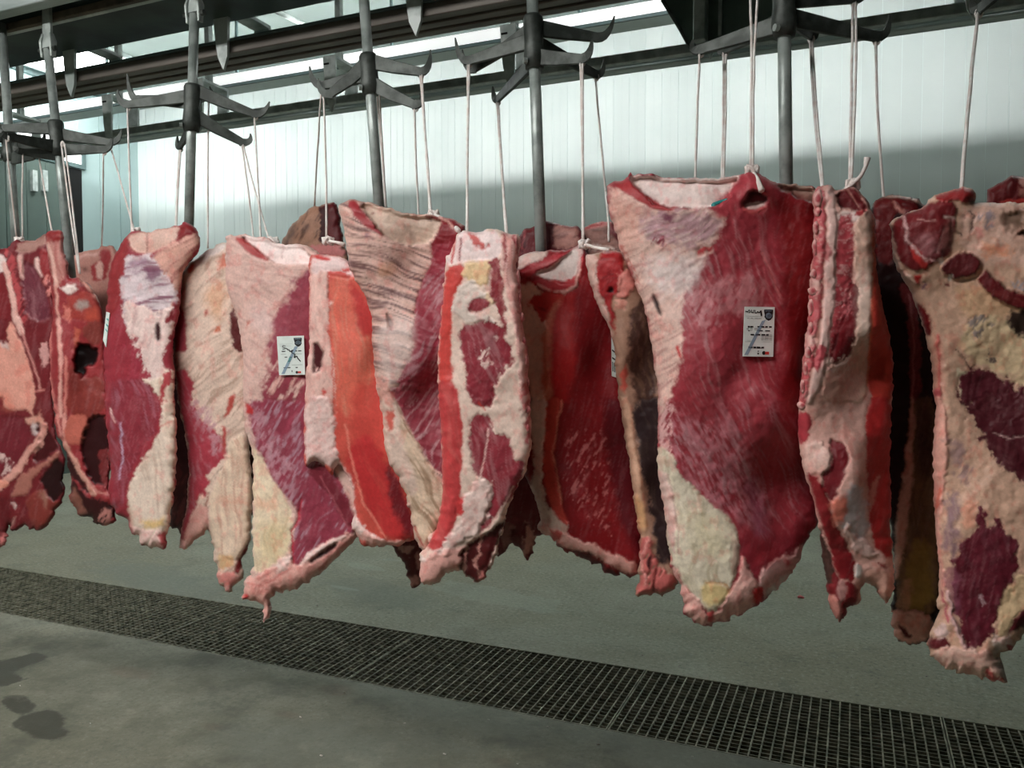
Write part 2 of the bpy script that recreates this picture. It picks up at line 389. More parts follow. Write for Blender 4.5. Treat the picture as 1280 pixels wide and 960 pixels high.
# steel gusset plate hanging beside the tall hook tree
g = MB(); pts = [(818, -40), (832, 8), (852, 36), (862, 60), (872, 64), (984, 38), (990, 20), (990, -40)]
P3 = [at_y(a, b2, 3.12) for a, b2 in pts]; g.prism(P3, (0, .05, 0)); go = g.build('gusset_plate', M['gusset'], None)
tag(go, 'dark green steel gusset plate behind the hook tree at top right', 'plate')
p0 = at_y(877, 56, 3.10); g = MB(); g.box((p0[0]-.022, 3.04, p0[2]), (p0[0]+.022, 3.115, p0[2]+.5)); g.build('square_tube', M['galv'], go, bevel=.003)
p0 = at_y(900, 0, 3.10); g = MB(); g.box((p0[0]-.006, 3.10, p0[2]-.13), (p0[0]+.006, 3.118, p0[2]+.4)); g.build('rib', M['galv'], go)
g = MB(); a1, a2 = at_y(828, 0, 3.1), at_y(868, 62, 3.1); g.tube([a1, at_y(850, 36, 3.1), at_y(862, 60, 3.1), at_y(985, 38, 3.1)], .008, 6); g.build('flange', M['iron'], go)
g = MB(); g.box((P3[0][0], 3.1, P3[0][2]), (P3[-1][0], 3.19, ZC)); g.build('upper_plate', M['beam'], go)
g = MB(); p1 = at_y(355, 18, 7.0); p2 = at_y(480, 60, 7.0)
g.tube([at_y(340, 12, 5.5), at_y(422, 50, 6.4)], .022, 8); tag(g.build('ceiling_pipe', M['bright'], None, smooth=True), 'thin white pipe running below the ceiling at upper left', 'pipe')

# ------------------------------------------------------------------ hook trees
TIPS = []
def hook_tree(label, top, bot, Yp, arms, trolley, hub):
    """top/bot: pixel ends of the pole; arms: (tip px, hook px, height of arm above camera, hub height)"""
    T = at_y(top[0], top[1], Yp); B = at_y(bot[0], bot[1], Yp)
    d = (B-T)/np.linalg.norm(B-T)
    t = empty('hook_tree', tuple(B)); tag(t, label, 'hook tree', 'galvanised hook trees on the nearest rail')
    o3 = lambda p: tuple(np.asarray(p)-B)
    q = MB(); q.tube([o3(T), o3(B + d*.12)], .0165, 14); q.build('pole', M['galv'], t, smooth=True)
    def on_pole(h): return T + d*((H+h-T[2])/d[2])
    h0, h1 = hub
    q = MB(); q.tube([o3(on_pole(h1+.005)), o3(on_pole(h1-.005)), o3(on_pole((h0+h1)/2)), o3(on_pole(h0+.03)), o3(on_pole(h0))], [.024, .029, .027, .031, .026], 14); hb = q.build('hub', M['iron'], t, smooth=True)
    q = MB(); pc = on_pole(h0+.015); q.tube([o3(pc+np.array([-.02, -.035, 0])), o3(pc+np.array([-.012, -.028, 0]))], .009, 8); q.build('hub_bolt', M['galv'], hb)
    for (tip, hook, h, hh) in arms:
        P = at_z(tip[0], tip[1], H+h); S = on_pole(hh); dd = P-S; dd[2] = 0; L = np.linalg.norm(dd)
        if L > .34: P = S + (P-S)*(.34/L)
        dh = dd/max(L, 1e-4)
        TIPS.append((np.array(tip, float), P.copy()))
        q = MB(); q.bar([o3(S + dh*.012), o3(S + (P-S)*.5), o3(P)], [.014, .012, .010], [.046, .038, .026])
        am = q.build('arm', M['iron'], t, bevel=.002)
        Rv = np.linalg.norm(P-CAM); K = CAM + ray(np.array(hook[0]), np.array(hook[1]))*(np.dot(P-CAM, FWD))
        C1 = P + dh*.035; C1[2] = P[2]; tt = np.linspace(0, 1, 7)[:, None]; cv = (1-tt)**2*P + 2*tt*(1-tt)*C1 + tt**2*K
        q = MB(); q.bar([o3(P-dh*.01)] + [o3(c) for c in cv], [.011, .012, .012, .011, .010, .009, .007, .003], [.026, .025, .024, .021, .018, .014, .009, .004]); q.build('hook_tip', M['iron'], am)
    if trolley:
        q = MB(); a = T; zt = H+1.33
        q.bar([o3(a+np.array([0, 0, -.0])), o3((a[0], a[1], a[2]+.05)), o3((a[0], Yp, zt))], [.05, .045, .04], [.014, .014, .014]); tr = q.build('trolley_neck', M['galv'], t, bevel=.002)
        for s in (-1, 1):
            q = MB(); q.bar([o3(a + np.array([s*.026, 0, -.03])), o3(a+np.array([s*.028, 0, .03])), o3(a+np.array([s*.018, 0, .06]))], [.02, .03, .02], [.01, .01, .01]); q.build('fork_cheek', M['galv'], tr, bevel=.002)
        q = MB(); q.tube([o3(a+np.array([-.045, 0, 0])), o3(a+np.array([.045, 0, 0]))], .01, 8); q.build('pin', M['iron'], tr)
    return t
hook_tree('hook tree cut off by the left edge of the picture', (2, 30), (22, 330), 2.17,
    [((48, 185), (56, 165), .78, .80), ((40, 196), (50, 178), .74, .76), ((-40, 160), (-50, 140), .85, .84)], False, (.75, .86))
hook_tree('hook tree second from the left with a forked trolley on its pole', (60, 62), (90, 352), 2.17,
    [((138, 178), (152, 162), .80, .83), ((130, 187), (140, 172), .755, .77), ((5, 160), (-4, 138), .84, .85), ((8, 170), (-2, 150), .77, .78), ((28, 190), (22, 176), .74, .75)], True, (.745, .875))
hook_tree('hook tree beside the long saddle bracket, its pole leaning left', (243, 18), (236, 290), 2.16,
    [((172, 124), (159, 92), .90, .865), ((160, 131), (147, 112), .86, .885), ((319, 143), (337, 127), .83, .905), ((303, 178), (313, 167), .74, .82), ((225, 183), (222, 170), .735, .78), ((262, 120), (262, 108), .92, .88)], True, (.765, .92))
hook_tree('hook tree in the middle left with a pole leaning right', (452, -40), (477, 300), 2.16,
    [((403, 107), (387, 83), .835, .86), ((412, 118), (398, 98), .80, .89), ((526, 90), (538, 62), .85, .90), ((519, 131), (525, 117), .745, .83)], False, (.80, .92))
hook_tree('hook tree at the centre with six spread arms', (664, -40), (677, 330), 2.15,
    [((586, 76), (569, 47), .86, .88), ((592, 86), (578, 62), .85, .91), ((747, 47), (768, 20), .895, .915), ((727, 74), (740, 46), .79, .83), ((745, 93), (755, 74), .85, .875), ((622, 124), (616, 108), .805, .825)], False, (.80, .945))
hook_tree('hook tree at the right under the gusset plate', (979, -60), (983, 250), 2.12,
    [((876, 62), (866, 50), .80, .81), ((1096, 46), (1112, 18), .80, .825), ((906, 62), (900, 58), .83, .82), ((1014, 45), (1024, 30), .86, .835), ((1068, -2), (1085, -22), .90, .87)], False, (.775, .93))
hook_tree('hook tree whose hook shows at the upper right corner', (1330, -160), (1318, 300), 2.1,
    [((1224, 12), (1215, -12), .86, .90), ((1400, 10), (1420, -20), .86, .9)], False, (.8, .95))

# ------------------------------------------------------------------ floor grating
def grating(x0, x1, label):
    t = empty('floor_grating', (x0, TR0, 0)); tag(t, label, 'grating', 'steel drain gratings in the floor')
    L = x1-x0; W = TR1-TR0
    q = MB()
    for a, b2 in (((.002, .0, -.03), (L-.002, .008, .001)), ((.002, W-.008, -.03), (L-.002, W, .001)), ((.002, .008, -.03), (.008, W-.008, .001)), ((L-.008, .008, -.03), (L-.002, W-.008, .001))): q.box(a, b2)
    q.build('frame', M['grate'], t)
    q = MB(); n = int(round(L/.0385))
    for k in range(1, n):
        a = k*L/n; q.box((a-.003, .008, -.028), (a+.003, W-.008, -.001))
    for k in range(1, 21):
        a = k*W/21; q.box((.008, a-.0021, -.026), (L-.008, a+.0021, -.003))
    o = q.build('grating_bars', M['grate'], t); o['kind'] = 'stuff'
gx = -5.79
gl = ['steel drain grating panel at the far left end of the trench', 'steel drain grating panel second from the left edge', 'drain grating panel left of the wet floor patch', 'drain grating panel below the sticker-tagged quarter', 'drain grating panel below the large quarter', 'drain grating panel at the lower right corner', 'drain grating panel just past the lower right corner']
for k in range(7):
    grating(gx, gx+1.228, gl[k]); gx += 1.228
# scraps on the floor
rs = random.Random(3); q = MB()
for k in range(70):
    px, py = rs.uniform(0, 1280), rs.uniform(700, 955); p = at_z(px, py, .002)
    if TR0-.02 < p[1] < TR1+.02: continue
    r = rs.uniform(.002, .006)
    q.tube([(p[0]-r, p[1], .002), (p[0]+r, p[1]+rs.uniform(-r, r), .003)], r*.5, 5)
o = q.build('fat_crumbs', surf('fat_crumb', (222, 214, 204), .6)); tag(o, 'tiny pale fat crumbs scattered over the concrete floor', 'crumbs', kind='stuff')
p = at_z(1001, 748, .0); q = MB(); q.tube([(p[0]-.018, p[1], .006), (p[0]-.006, p[1]+.004, .010), (p[0]+.008, p[1]-.002, .009), (p[0]+.018, p[1]+.003, .005)], [.005, .009, .008, .004], 8)
tag(q.build('meat_scrap', surf('scrap_pink', (214, 104, 108), .4), None, smooth=True), 'small pink meat scrap lying on the concrete floor', 'meat scrap')
# ================================================================== meat builder
# every quarter: an outline and its muscle / fat map (traced in photo pixels), its own distance, thickness and relief
CR = {'A': (0, 260, 4), 'B': (0, 460, 4), 'C': (200, 240, 24/7), 'D': (200, 500, 24/7), 'E': (400, 230, 24/7), 'F': (400, 480, 24/7),
      'G': (620, 240, 4), 'H': (620, 500, 960/260), 'I': (740, 200, 3), 'J': (780, 500, 3.2), 'K': (980, 200, 3.2), 'L': (980, 500, 960/360),
      'M': (200, 260, 16/3), 'N': (400, 240, 16/3), 'O': (600, 260, 16/3), 'P': (1040, 210, 16/3), 'Q': (0, 280, 8), 'R': (0, 400, 8), 'S': (0, 520, 16/3), 'T': (330, 405, 12.8), 'x': (0, 0, 1)}
def px_of(s):
    """'A 10,20 30,40' -> array of photo pixels"""
    t = s.split(); x0, y0, k = CR[t[0]]
    return np.array([[x0+float(a)/k, y0+float(b)/k] for a, b in (q.split(',') for q in t[1:])])
_h = np.random.RandomState(11).rand(65536).astype(np.float32)
def vnoise(x, y, seed=0):
    xi = np.floor(x).astype(np.int64); yi = np.floor(y).astype(np.int64); fx = x-xi; fy = y-yi
    fx = fx*fx*(3-2*fx); fy = fy*fy*(3-2*fy)
    g = lambda a, b: _h[(a*7349 + b*9151 + (a*b)*31 + seed*5323) & 65535]
    return (g(xi, yi)*(1-fx)+g(xi+1, yi)*fx)*(1-fy) + (g(xi, yi+1)*(1-fx)+g(xi+1, yi+1)*fx)*fy
def fbm(x, y, seed=0, o=3):
    s = 0; a = .5; t = 0
    for i in range(o):
        s = s + a*vnoise(x, y, seed+i*17); t += a; x = x*2.03+5.1; y = y*2.03+3.7; a *= .5
    return s/t
def seg_dist(P, A, B):
    P = P.astype(np.float32); A = A.astype(np.float32); B = B.astype(np.float32)
    d = B-A; L = (d*d).sum(1); L = np.where(L < 1e-9, 1e-9, L)
    w_ = P[:, None, :]-A[None]; t = np.clip((w_*d[None]).sum(2)/L[None], 0, 1)
    q = w_-t[..., None]*d[None]; return np.sqrt((q*q).sum(2).min(1))
def inside(P, poly):
    x, y = P[:, 0], P[:, 1]; r = np.zeros(len(P), bool); n = len(poly); j = n-1
    for i in range(n):
        xi, yi = poly[i]; xj, yj = poly[j]
        if yi != yj: r ^= ((yi > y) != (yj > y)) & (x < (xj-xi)*(y-yi)/(yj-yi)+xi)
        j = i
    return r
def sdist(P, poly):
    d = seg_dist(P, poly, np.roll(poly, -1, 0)); return np.where(inside(P, poly), d, -d)
def sstep(a, b, x): t = np.clip((x-a)/(b-a), 0, 1); return t*t*(3-2*t)
def smooth_poly(p, it=1):
    for _ in range(it):
        q = np.roll(p, -1, 0); p = np.stack([p*.78+q*.22, p*.22+q*.78], 1).reshape(-1, 2)
    return p
def R(poly, col, e=2.0, s=1.6, a=1.0, dz=0.0, mott=None, fib=None):
    """muscle or fat region: e edge raggedness px, s edge softness px, dz relief in mm,
    mott=(threshold, scale px) leaves it patchy, fib=(angle, width px, length px, amount, streak colour)"""
    return dict(k='r', p=px_of(poly) if isinstance(poly, str) else poly, c=col, e=e, s=s, a=a, dz=dz, mott=mott, fib=fib)
def Ln(pts, col, w=3.0, e=1.0, s=1.2, a=1.0, dz=0.0):
    """seam, tendon or cut line"""
    return dict(k='l', p=px_of(pts), c=col, w=w, e=e, s=s, a=a, dz=dz, mott=None, fib=None)
SURF = {}
def ml(c):
    c = np.asarray(c, float); return lin(np.clip(c*.945 + c.mean()*.045, 0, 255))
GAIN = 1.0
def meat(key, outline, Y, base, regs, th=.13, front=.05, rim=26, rot=0.0, ctrl=None, fib=None, lump=2.2, name='beef_quarter', parent=None, jag=2.1, step=2.0, seed=None, sm=1):
    seed = seed if seed is not None else (sum(ord(c)*(i+3) for i, c in enumerate(key)) % 211)
    poly = px_of(outline) if isinstance(outline, str) else np.array(outline, float)
    poly = smooth_poly(poly, sm); rim = rim*.6+2; front = front*.72
    # resample the rim and roughen it
    q = np.roll(poly, -1, 0); pts = []
    for a, b in zip(poly, q):
        n = max(1, int(np.linalg.norm(b-a)/step)); pts += [a+(b-a)*i/n for i in range(n)]
    bd = np.array(pts)
    wob = np.stack([fbm(bd[:, 0]/7, bd[:, 1]/7, seed)-.5, fbm(bd[:, 0]/7+40, bd[:, 1]/7, seed+3)-.5], 1)
    low = sstep(.72, .95, (bd[:, 1]-bd[:, 1].min())/np.ptp(bd[:, 1]))[:, None]   # frayed lower ends
    bd = bd + wob*jag*(2.2+3.2*low)
    keep = [0]
    for i in range(1, len(bd)):
        if np.linalg.norm(bd[i]-bd[keep[-1]]) > step*.45: keep.append(i)
    bd = bd[keep]
    x0, y0 = bd.min(0); x1, y1 = bd.max(0)
    gx, gy = np.meshgrid(np.arange(x0, x1, step), np.arange(y0, y1, step*.866)); gx = gx + (np.arange(gx.shape[0]) % 2)[:, None]*step*.5
    G = np.stack([gx.ravel(), gy.ravel()], 1); G = G[inside(G, bd)]
    G = G[seg_dist(G, bd, np.roll(bd, -1, 0)) > step*.62]
    allp = np.concatenate([bd, G]); nb = len(bd)
    vs, es, fs, *_ = delaunay_2d_cdt([Vector((float(a), float(b))) for a, b in allp], [], [list(range(nb))], 1, 1e-4)
    Pq = np.array([(v.x, v.y) for v in vs]); T = np.array([tuple(f) for f in fs if len(f) == 3], np.int64)
    # rim vertices = ends of edges used once
    E = np.sort(np.concatenate([T[:, [0, 1]], T[:, [1, 2]], T[:, [2, 0]]]), 1); code, cn = np.unique(E[:, 0]*len(Pq)+E[:, 1], return_counts=True)
    rimv = np.zeros(len(Pq), bool); rimv[code[cn == 1]//len(Pq)] = True; rimv[code[cn == 1] % len(Pq)] = True
    d = seg_dist(Pq, bd, np.roll(bd, -1, 0)); d[rimv] = 0
    X, Yp = Pq[:, 0], Pq[:, 1]
    # ---- colours
    col = np.tile(ml(base), (len(Pq), 1)); relief = np.zeros(len(Pq))
    wx = X + (fbm(X/9, Yp/9, seed+5)-.5)*1.0; wy = Yp
    if fib is not None: regs = [dict(k='all', p=None, c=base, e=0, s=1, a=0.0, dz=0, mott=None, fib=fib)] + list(regs)
    for ri, r in enumerate(regs):
        if r['k'] == 'all': idx = np.arange(len(Pq)); al = np.ones(len(Pq))
        else:
            pad = r['e']*3+r['s']*2+r.get('w', 0)+3; lo = r['p'].min(0)-pad; hi = r['p'].max(0)+pad
            idx = np.where((X > lo[0]) & (X < hi[0]) & (Yp > lo[1]) & (Yp < hi[1]))[0]
            if len(idx) == 0: continue
            Pi = Pq[idx]; sd2 = seed+ri*7
            wob = np.stack([fbm(Pi[:, 0]/9, Pi[:, 1]/9, sd2, 5)-.5, fbm(Pi[:, 0]/9+31, Pi[:, 1]/9+7, sd2+2, 5)-.5], 1)*r['e']*4.4 + np.stack([fbm(Pi[:, 0]/3.2, Pi[:, 1]/3.2, sd2+5, 2)-.5, fbm(Pi[:, 0]/3.2+9, Pi[:, 1]/3.2, sd2+6, 2)-.5], 1)*min(r['e'], 3)*1.6
            if r['k'] == 'r': sd_ = sdist(Pi+wob, smooth_poly(r['p'], 1))
            else: sd_ = r['w']*.5-seg_dist(Pi+wob, r['p'][:-1], r['p'][1:])
            al = sstep(-r['s']*1.25, r['s']*1.25, sd_)
        if r['mott']:
            th_, sc = r['mott']; an = math.radians(r['fib'][0] if r['fib'] else 60); ca, sa = math.cos(an), math.sin(an)
            nn = fbm((X[idx]*ca-Yp[idx]*sa)/(sc*2.6), (X[idx]*sa+Yp[idx]*ca)/(sc*.75), seed+ri*13+1, 4); mw = .16 if r['fib'] else .10; al = al*sstep(th_-mw, th_+mw, nn)
        c = np.tile(ml(r['c']), (len(idx), 1))
        if r['fib']:
            ang, fw, fl, am, sc_ = r['fib']; ca, sa = math.cos(math.radians(ang)), math.sin(math.radians(ang))
            bend = (fbm(X[idx]/45, Yp[idx]/45, seed+ri+9, 2)-.5)*fw*7
            u = (X[idx]*ca-Yp[idx]*sa)/fl; v_ = (X[idx]*sa+Yp[idx]*ca+bend)/fw
            n1 = fbm(u, v_, seed+ri*5, 3); t = sstep(.5, .78, n1)[:, None]*am
            c = c*(1-t) + ml(sc_)[None]*t
            c = c*(1+(.5-n1)[:, None]*am*.7)
            relief[idx] += (n1-.5)*am*.0035*(al if r['k'] != 'all' else 1)
            if r['k'] == 'all': col[idx] = c; continue
        aa = (al*r['a'])[:, None]; col[idx] = col[idx]*(1-aa)+c*aa
        relief[idx] += al*r['dz']*.001 - (.0016*4*al*(1-al)*r['a'] if r['s'] < 2.6 else 0)
    lum = col.mean(1); fm = sstep(.24, .40, lum); mm = sstep(.025, .06, lum)*(1-sstep(.10, .20, lum))
    col *= 1-np.array([.02, .30, .30])[None]*(fm*sstep(.55, .72, fbm(X/7, Yp/10, seed+81, 4))*.6)[:, None]
    hz = (mm*sstep(.52, .75, fbm(X/2.2+Yp/9, Yp/22, seed+87, 4))*.07)[:, None]; col = col*(1-hz)+ml((214, 170, 174))[None]*hz
    col *= (0.90+.2*fbm(X/14, Yp/14, seed+71, 3))[:, None]
    # ---- depth
    cen = Pq.mean(0); c0 = at_y(np.array(cen[0]), np.array(cen[1]), Y)
    nr = math.radians(rot); nrm = np.array([math.sin(nr), -math.cos(nr), 0]); rays = ray(X, Yp)
    D = (nrm @ (c0-CAM))/(rays @ nrm)
    axis = c0-CAM; axis[2] = 0; axis /= np.linalg.norm(axis)   # the piece faces along its own line
    tt = np.clip(d/rim, 0, 1); prof = np.sqrt(1-(1-tt)**2)
    tb = np.clip(d/(rim*1.6+6), 0, 1); profb = np.sqrt(1-(1-tb)**2)
    off = np.zeros(len(Pq))
    if ctrl:
        cc = np.array(ctrl, float); wgt = 1/(((X[:, None]-cc[None, :, 0])**2+(Yp[:, None]-cc[None, :, 1])**2)+18**2)**1.6
        off = (wgt*cc[None, :, 2]).sum(1)/wgt.sum(1)
    fade = np.clip(d/6, 0, 1)
    rel = relief + lump*.001*((fbm(X/16, Yp/16, seed+21, 2)-.5)*2.6 + (fbm(X/5, Yp/5, seed+33, 2)-.5)*.9)
    hf = front*prof + off + rel*fade
    front_p = CAM + rays*(D-hf)[:, None]
    inn = np.where(~rimv)[0]; mp = np.arange(len(Pq)); mp[inn] = len(Pq)+np.arange(len(inn))
    back = rays[inn]*(D[inn]-off[inn])[:, None] + CAM + axis[None]*(th*profb[inn] + .01*(fbm(X[inn]/25, Yp[inn]/25, seed+51, 2)-.5))[:, None]
    V = np.concatenate([front_p, back]); C = np.concatenate([col, col[inn]])
    org = c0.copy() if parent is None else np.array(parent['org'])
    V = V-org
    pa, pb, pc = Pq[T[:, 0]], Pq[T[:, 1]], Pq[T[:, 2]]
    cr = (pb[:, 0]-pa[:, 0])*(pc[:, 1]-pa[:, 1])-(pb[:, 1]-pa[:, 1])*(pc[:, 0]-pa[:, 0]); T = np.where((cr < 0)[:, None], T, T[:, [0, 2, 1]])
    TB = mp[T[:, [0, 2, 1]]][~(rimv[T].all(1))]; TA = np.concatenate([T, TB])
    me = bpy.data.meshes.new(name); me.vertices.add(len(V)); me.vertices.foreach_set('co', V.ravel())
    me.loops.add(len(TA)*3); me.loops.foreach_set('vertex_index', TA.ravel().astype(np.int32))
    me.polygons.add(len(TA)); me.polygons.foreach_set('loop_start', np.arange(0, len(TA)*3, 3, dtype=np.int32)); me.polygons.foreach_set('loop_total', np.full(len(TA), 3, np.int32))
    me.update(calc_edges=True)
    at_ = me.color_attributes.new('Col', 'FLOAT_COLOR', 'POINT')
    rgba = np.ones((len(V), 4), np.float32); rgba[:, :3] = np.clip(C*GAIN, 0, .95); at_.data.foreach_set('color', rgba.ravel())
    me.polygons.foreach_set('use_smooth', [True]*len(me.polygons)); me.update()
    o = link(name, me, M['meat'], parent)
    if parent is None: o.location = tuple(org); o['org'] = [float(t) for t in org]
    SURF[key] = (Pq, front_p, D-hf)
    return o
def on_surf(key, x, y, lift=.0025):
    Pq, fp, dep = SURF[key]; i = ((Pq-np.array([x, y]))**2).sum(1).argsort()[:4]
    return CAM + ray(np.array(float(x)), np.array(float(y)))*(dep[i].mean()-lift)

def lump_row(parent, key, name, pts, rx, ry, cols, seed=0):
    """cut bone ends standing proud along a sawn edge, each a part of its own"""
    rs_ = random.Random(seed)
    for i, (x, y) in enumerate(pts):
        x += rs_.uniform(-1.5, 1.5); y += rs_.uniform(-5, 5); a, b = rx*rs_.uniform(.6, 1.35), ry*rs_.uniform(.6, 1.35); p = on_surf(key, x, y, .0)
        ol = np.array([(x+a*math.cos(t)*rs_.uniform(.85, 1.1), y+b*math.sin(t)*rs_.uniform(.85, 1.1)) for t in np.linspace(0, 2*math.pi, 10)[:-1]])
        inner = np.array([(x+a*.55*math.cos(t), y+b*.55*math.sin(t)) for t in np.linspace(0, 2*math.pi, 8)[:-1]])
        meat('%s_%s%d' % (key, name, i), ol, float(p[1])+.002, cols[0], [R(inner, cols[1], e=1.2, s=1.5)], th=.02, front=.012, rim=5, name=name, parent=parent, jag=.8, step=2.0, seed=i*3+seed, lump=1.0)
# ================================================================== the quarters, left to right
FAT = (222, 186, 174); FATW = (236, 214, 208); PINK = (224, 166, 156); MUS = (152, 46, 58); MUSD = (112, 28, 36); DK = (46, 14, 16)
GRP = 'beef quarters hanging in the front row'; GRPB = 'beef quarters hanging in the row behind'
def Q_(o, label, group=GRP): tag(o, label, 'beef quarter', group); return o

# --- far left, cut by the frame
p1 = meat('p1', 'x -70,315 0,312 12,310 17,301 35,300 46,300 57,292 63,300 67,340 70,400 68,440 66,500 70,545 77,560 82,576 79,597 81,614 75,632 64,649 56,661 45,662 36,663 30,655 24,665 15,664 14,652 11,670 9,681 0,686 -30,690 -70,680', 2.02, (112, 30, 36), [
 R('Q 170,180 280,170 380,160 460,100 480,190 370,230 340,290 180,290', (168, 122, 112), dz=-6),
 R('Q 0,320 40,330 60,420 50,480 0,490 -80,480 -80,320', (228, 208, 204)),
 R('Q -100,500 60,500 100,700 110,960 -100,960', (120, 28, 34)),
 R('Q 40,270 140,260 155,420 190,600 240,760 270,960 180,960 140,760 100,520 60,400', (178, 70, 74), e=3, mott=(.42, 4)),
 R('Q 230,350 340,420 400,560 480,740 520,960 260,960 230,600', (108, 44, 56), fib=(-72, 2.5, 26, .5, (168, 110, 116)), dz=-8),
 R('Q 170,300 230,300 220,400 240,560 200,540 180,420', (226, 176, 168), e=1, dz=3),
 R('Q 350,340 400,330 400,460 440,520 410,540 350,420', (230, 190, 182), e=1, dz=3),
 R('Q 400,230 480,260 500,450 500,560 420,520 400,400', (150, 44, 48), e=1),
 R('Q 440,500 520,560 540,640 480,720 440,620', (214, 130, 124), e=2, mott=(.45, 2.5)),
 Ln('Q 40,400 80,520 120,700 160,960', (222, 172, 162), 7, dz=3), Ln('R 170,0 205,120', (222, 172, 162), 8, dz=3),
 R('R -300,180 90,230 80,20 120,30 230,250 300,470 360,700 400,960 340,960 220,880 40,900 40,770 -300,740', (216, 150, 134), e=2, dz=4),
 R('R -300,700 60,720 120,800 110,880 40,900 40,770 -300,740', (214, 118, 98), a=.5, s=5),
 R('R 0,180 60,230 80,300 0,270', (200, 170, 164), e=3),
 R('R -200,0 80,0 80,100 100,230 40,230 -200,180', (108, 26, 32), e=3),
 R('S 150,0 300,0 290,60 200,60', (206, 148, 132)),
 R('R 230,220 300,320 400,560 440,720 400,960 320,960 370,720 300,460', (110, 30, 34), e=1),
 R('R 390,240 500,200 500,440 430,500', (206, 150, 146), e=3),
 Ln('R 215,100 250,220 330,420 390,600 400,690', (206, 140, 132), 2.2, e=.8), Ln('R 360,710 440,700', (206, 130, 122), 2),
 R('S -300,0 150,0 170,50 210,130 180,240 130,330 60,400 -300,410', (112, 32, 42), e=1.5, dz=-3),
 R('S -200,250 30,260 90,330 60,390 -200,400', (206, 172, 166), e=4, mott=(.45, 5)),
 R('S 200,50 260,50 260,120 220,130', (190, 170, 168), e=2),
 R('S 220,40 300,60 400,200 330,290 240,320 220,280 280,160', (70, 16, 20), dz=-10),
 Ln('S 295,70 270,170 180,250 130,350 0,470', (206, 146, 134), 9, e=1.5, dz=6),
 R('S -200,410 60,420 20,490 -200,560', (224, 146, 126), e=2),
 R('S 240,330 330,290 400,230 415,255 270,370 220,400 200,520 130,530 70,530 130,400', (164, 102, 90), e=2, dz=5),
 R('S -200,560 70,530 75,650 60,760 -200,800', (96, 22, 28)),
 R('S 180,540 280,480 330,560 400,580 340,690 290,750 220,740 180,640', (128, 50, 44), dz=3),
 R('S 270,500 310,500 320,570 300,620 280,560', (160, 116, 100), a=.7, s=3),
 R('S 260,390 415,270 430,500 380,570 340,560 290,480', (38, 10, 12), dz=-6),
 R('S 80,570 120,590 100,620', (205, 180, 174)), R('S 85,680 105,660 90,720 70,750', (190, 140, 132)),
 R('S 0,790 60,790 50,860 0,885', (206, 120, 118))], th=.13, front=.04, rim=18)
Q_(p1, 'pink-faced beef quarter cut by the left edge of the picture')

p2 = meat('p2', 'x 57,292 61,289 75,287 79,290 80,316 83,320 87,345 92,347 100,346 108,352 116,362 122,372 127,382 131,400 133,440 136,500 138,560 140,576 136,600 142,632 146,644 139,657 123,658 111,647 101,645 94,638 85,625 88,610 88,599 84,570 78,556 72,545 68,520 64,480 62,440 62,420 66,400 66,370 62,340', 1.97, (148, 46, 50), [
 R('Q 460,90 640,60 640,280 690,480 620,600 540,630 520,480 470,260', (176, 104, 98), fib=(-85, 3, 40, .6, (216, 160, 150))),
 R('Q 470,90 490,70 630,70 620,160 500,170', (138, 32, 34), e=2),
 Ln('Q 480,210 530,400 560,620', (224, 178, 166), 5, dz=3),
 Ln('Q 560,620 565,800 590,960', (220, 160, 148), 3, dz=2), Ln('R 590,0 600,300 610,500 600,960', (224, 160, 150), 5, dz=4),
 Ln('R 510,100 490,500 540,800 570,960', (206, 120, 114), 3.4, e=1.2), Ln('R 660,380 670,600 640,960', (214, 130, 120), 3.4, dz=3),
 Ln('S 430,0 430,190', (222, 150, 140), 6, dz=3), Ln('S 385,0 410,190', (214, 138, 130), 4), Ln('S 360,0 395,160', (150, 44, 48), 3),
 R('Q 590,630 740,590 780,650 700,720 640,680', (238, 218, 212), e=1.5, dz=3),
 R('Q 740,540 820,530 930,640 990,780 900,760 840,640', (120, 32, 34)),
 R('Q 700,720 860,660 930,700 990,800 980,960 640,960 640,780', (160, 58, 52), e=2.5),
 R('Q 740,790 860,760 900,820 800,850', (166, 146, 140), s=3),
 R('Q 840,890 1000,830 1000,960 860,960', (190, 78, 62), s=4), R('Q 640,800 720,850 700,960 620,960', (206, 116, 104), e=3),
 Ln('Q 810,545 900,640 985,760', (212, 152, 136), 4, dz=3),
 R('R 820,130 860,0 1010,0 1010,250 900,240', (132, 56, 50), e=3), R('R 740,80 800,100 790,230 740,270 720,300', (180, 84, 66), e=2),
 R('R 690,420 740,480 830,600 1030,540 1060,960 660,960', (132, 50, 44), e=2, fib=(-88, 4, 30, .3, (120, 36, 36))),
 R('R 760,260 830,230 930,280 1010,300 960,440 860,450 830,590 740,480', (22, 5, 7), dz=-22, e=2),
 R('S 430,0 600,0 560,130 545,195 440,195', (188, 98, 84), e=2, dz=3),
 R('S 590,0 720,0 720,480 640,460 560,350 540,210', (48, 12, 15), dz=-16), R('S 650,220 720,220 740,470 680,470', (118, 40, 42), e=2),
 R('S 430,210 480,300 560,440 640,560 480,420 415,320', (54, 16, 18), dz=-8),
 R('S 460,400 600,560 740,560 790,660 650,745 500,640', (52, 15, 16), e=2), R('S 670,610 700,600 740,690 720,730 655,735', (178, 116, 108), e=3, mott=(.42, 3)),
 R('S 480,440 530,560 580,650 540,670 470,580', (124, 76, 64), e=2),
 Ln('S 440,200 470,260 520,350 570,440 630,520', (208, 150, 134), 6, e=1.6, dz=6), Ln('S 590,440 650,510 705,515', (196, 130, 120), 1.8)], th=.12, front=.045, rim=16, ctrl=[(70, 450, .02), (130, 450, -.05), (75, 300, 0), (120, 640, -.03)])
Q_(p2, 'rib-edged beef quarter with a dark torn hole behind the second pole')

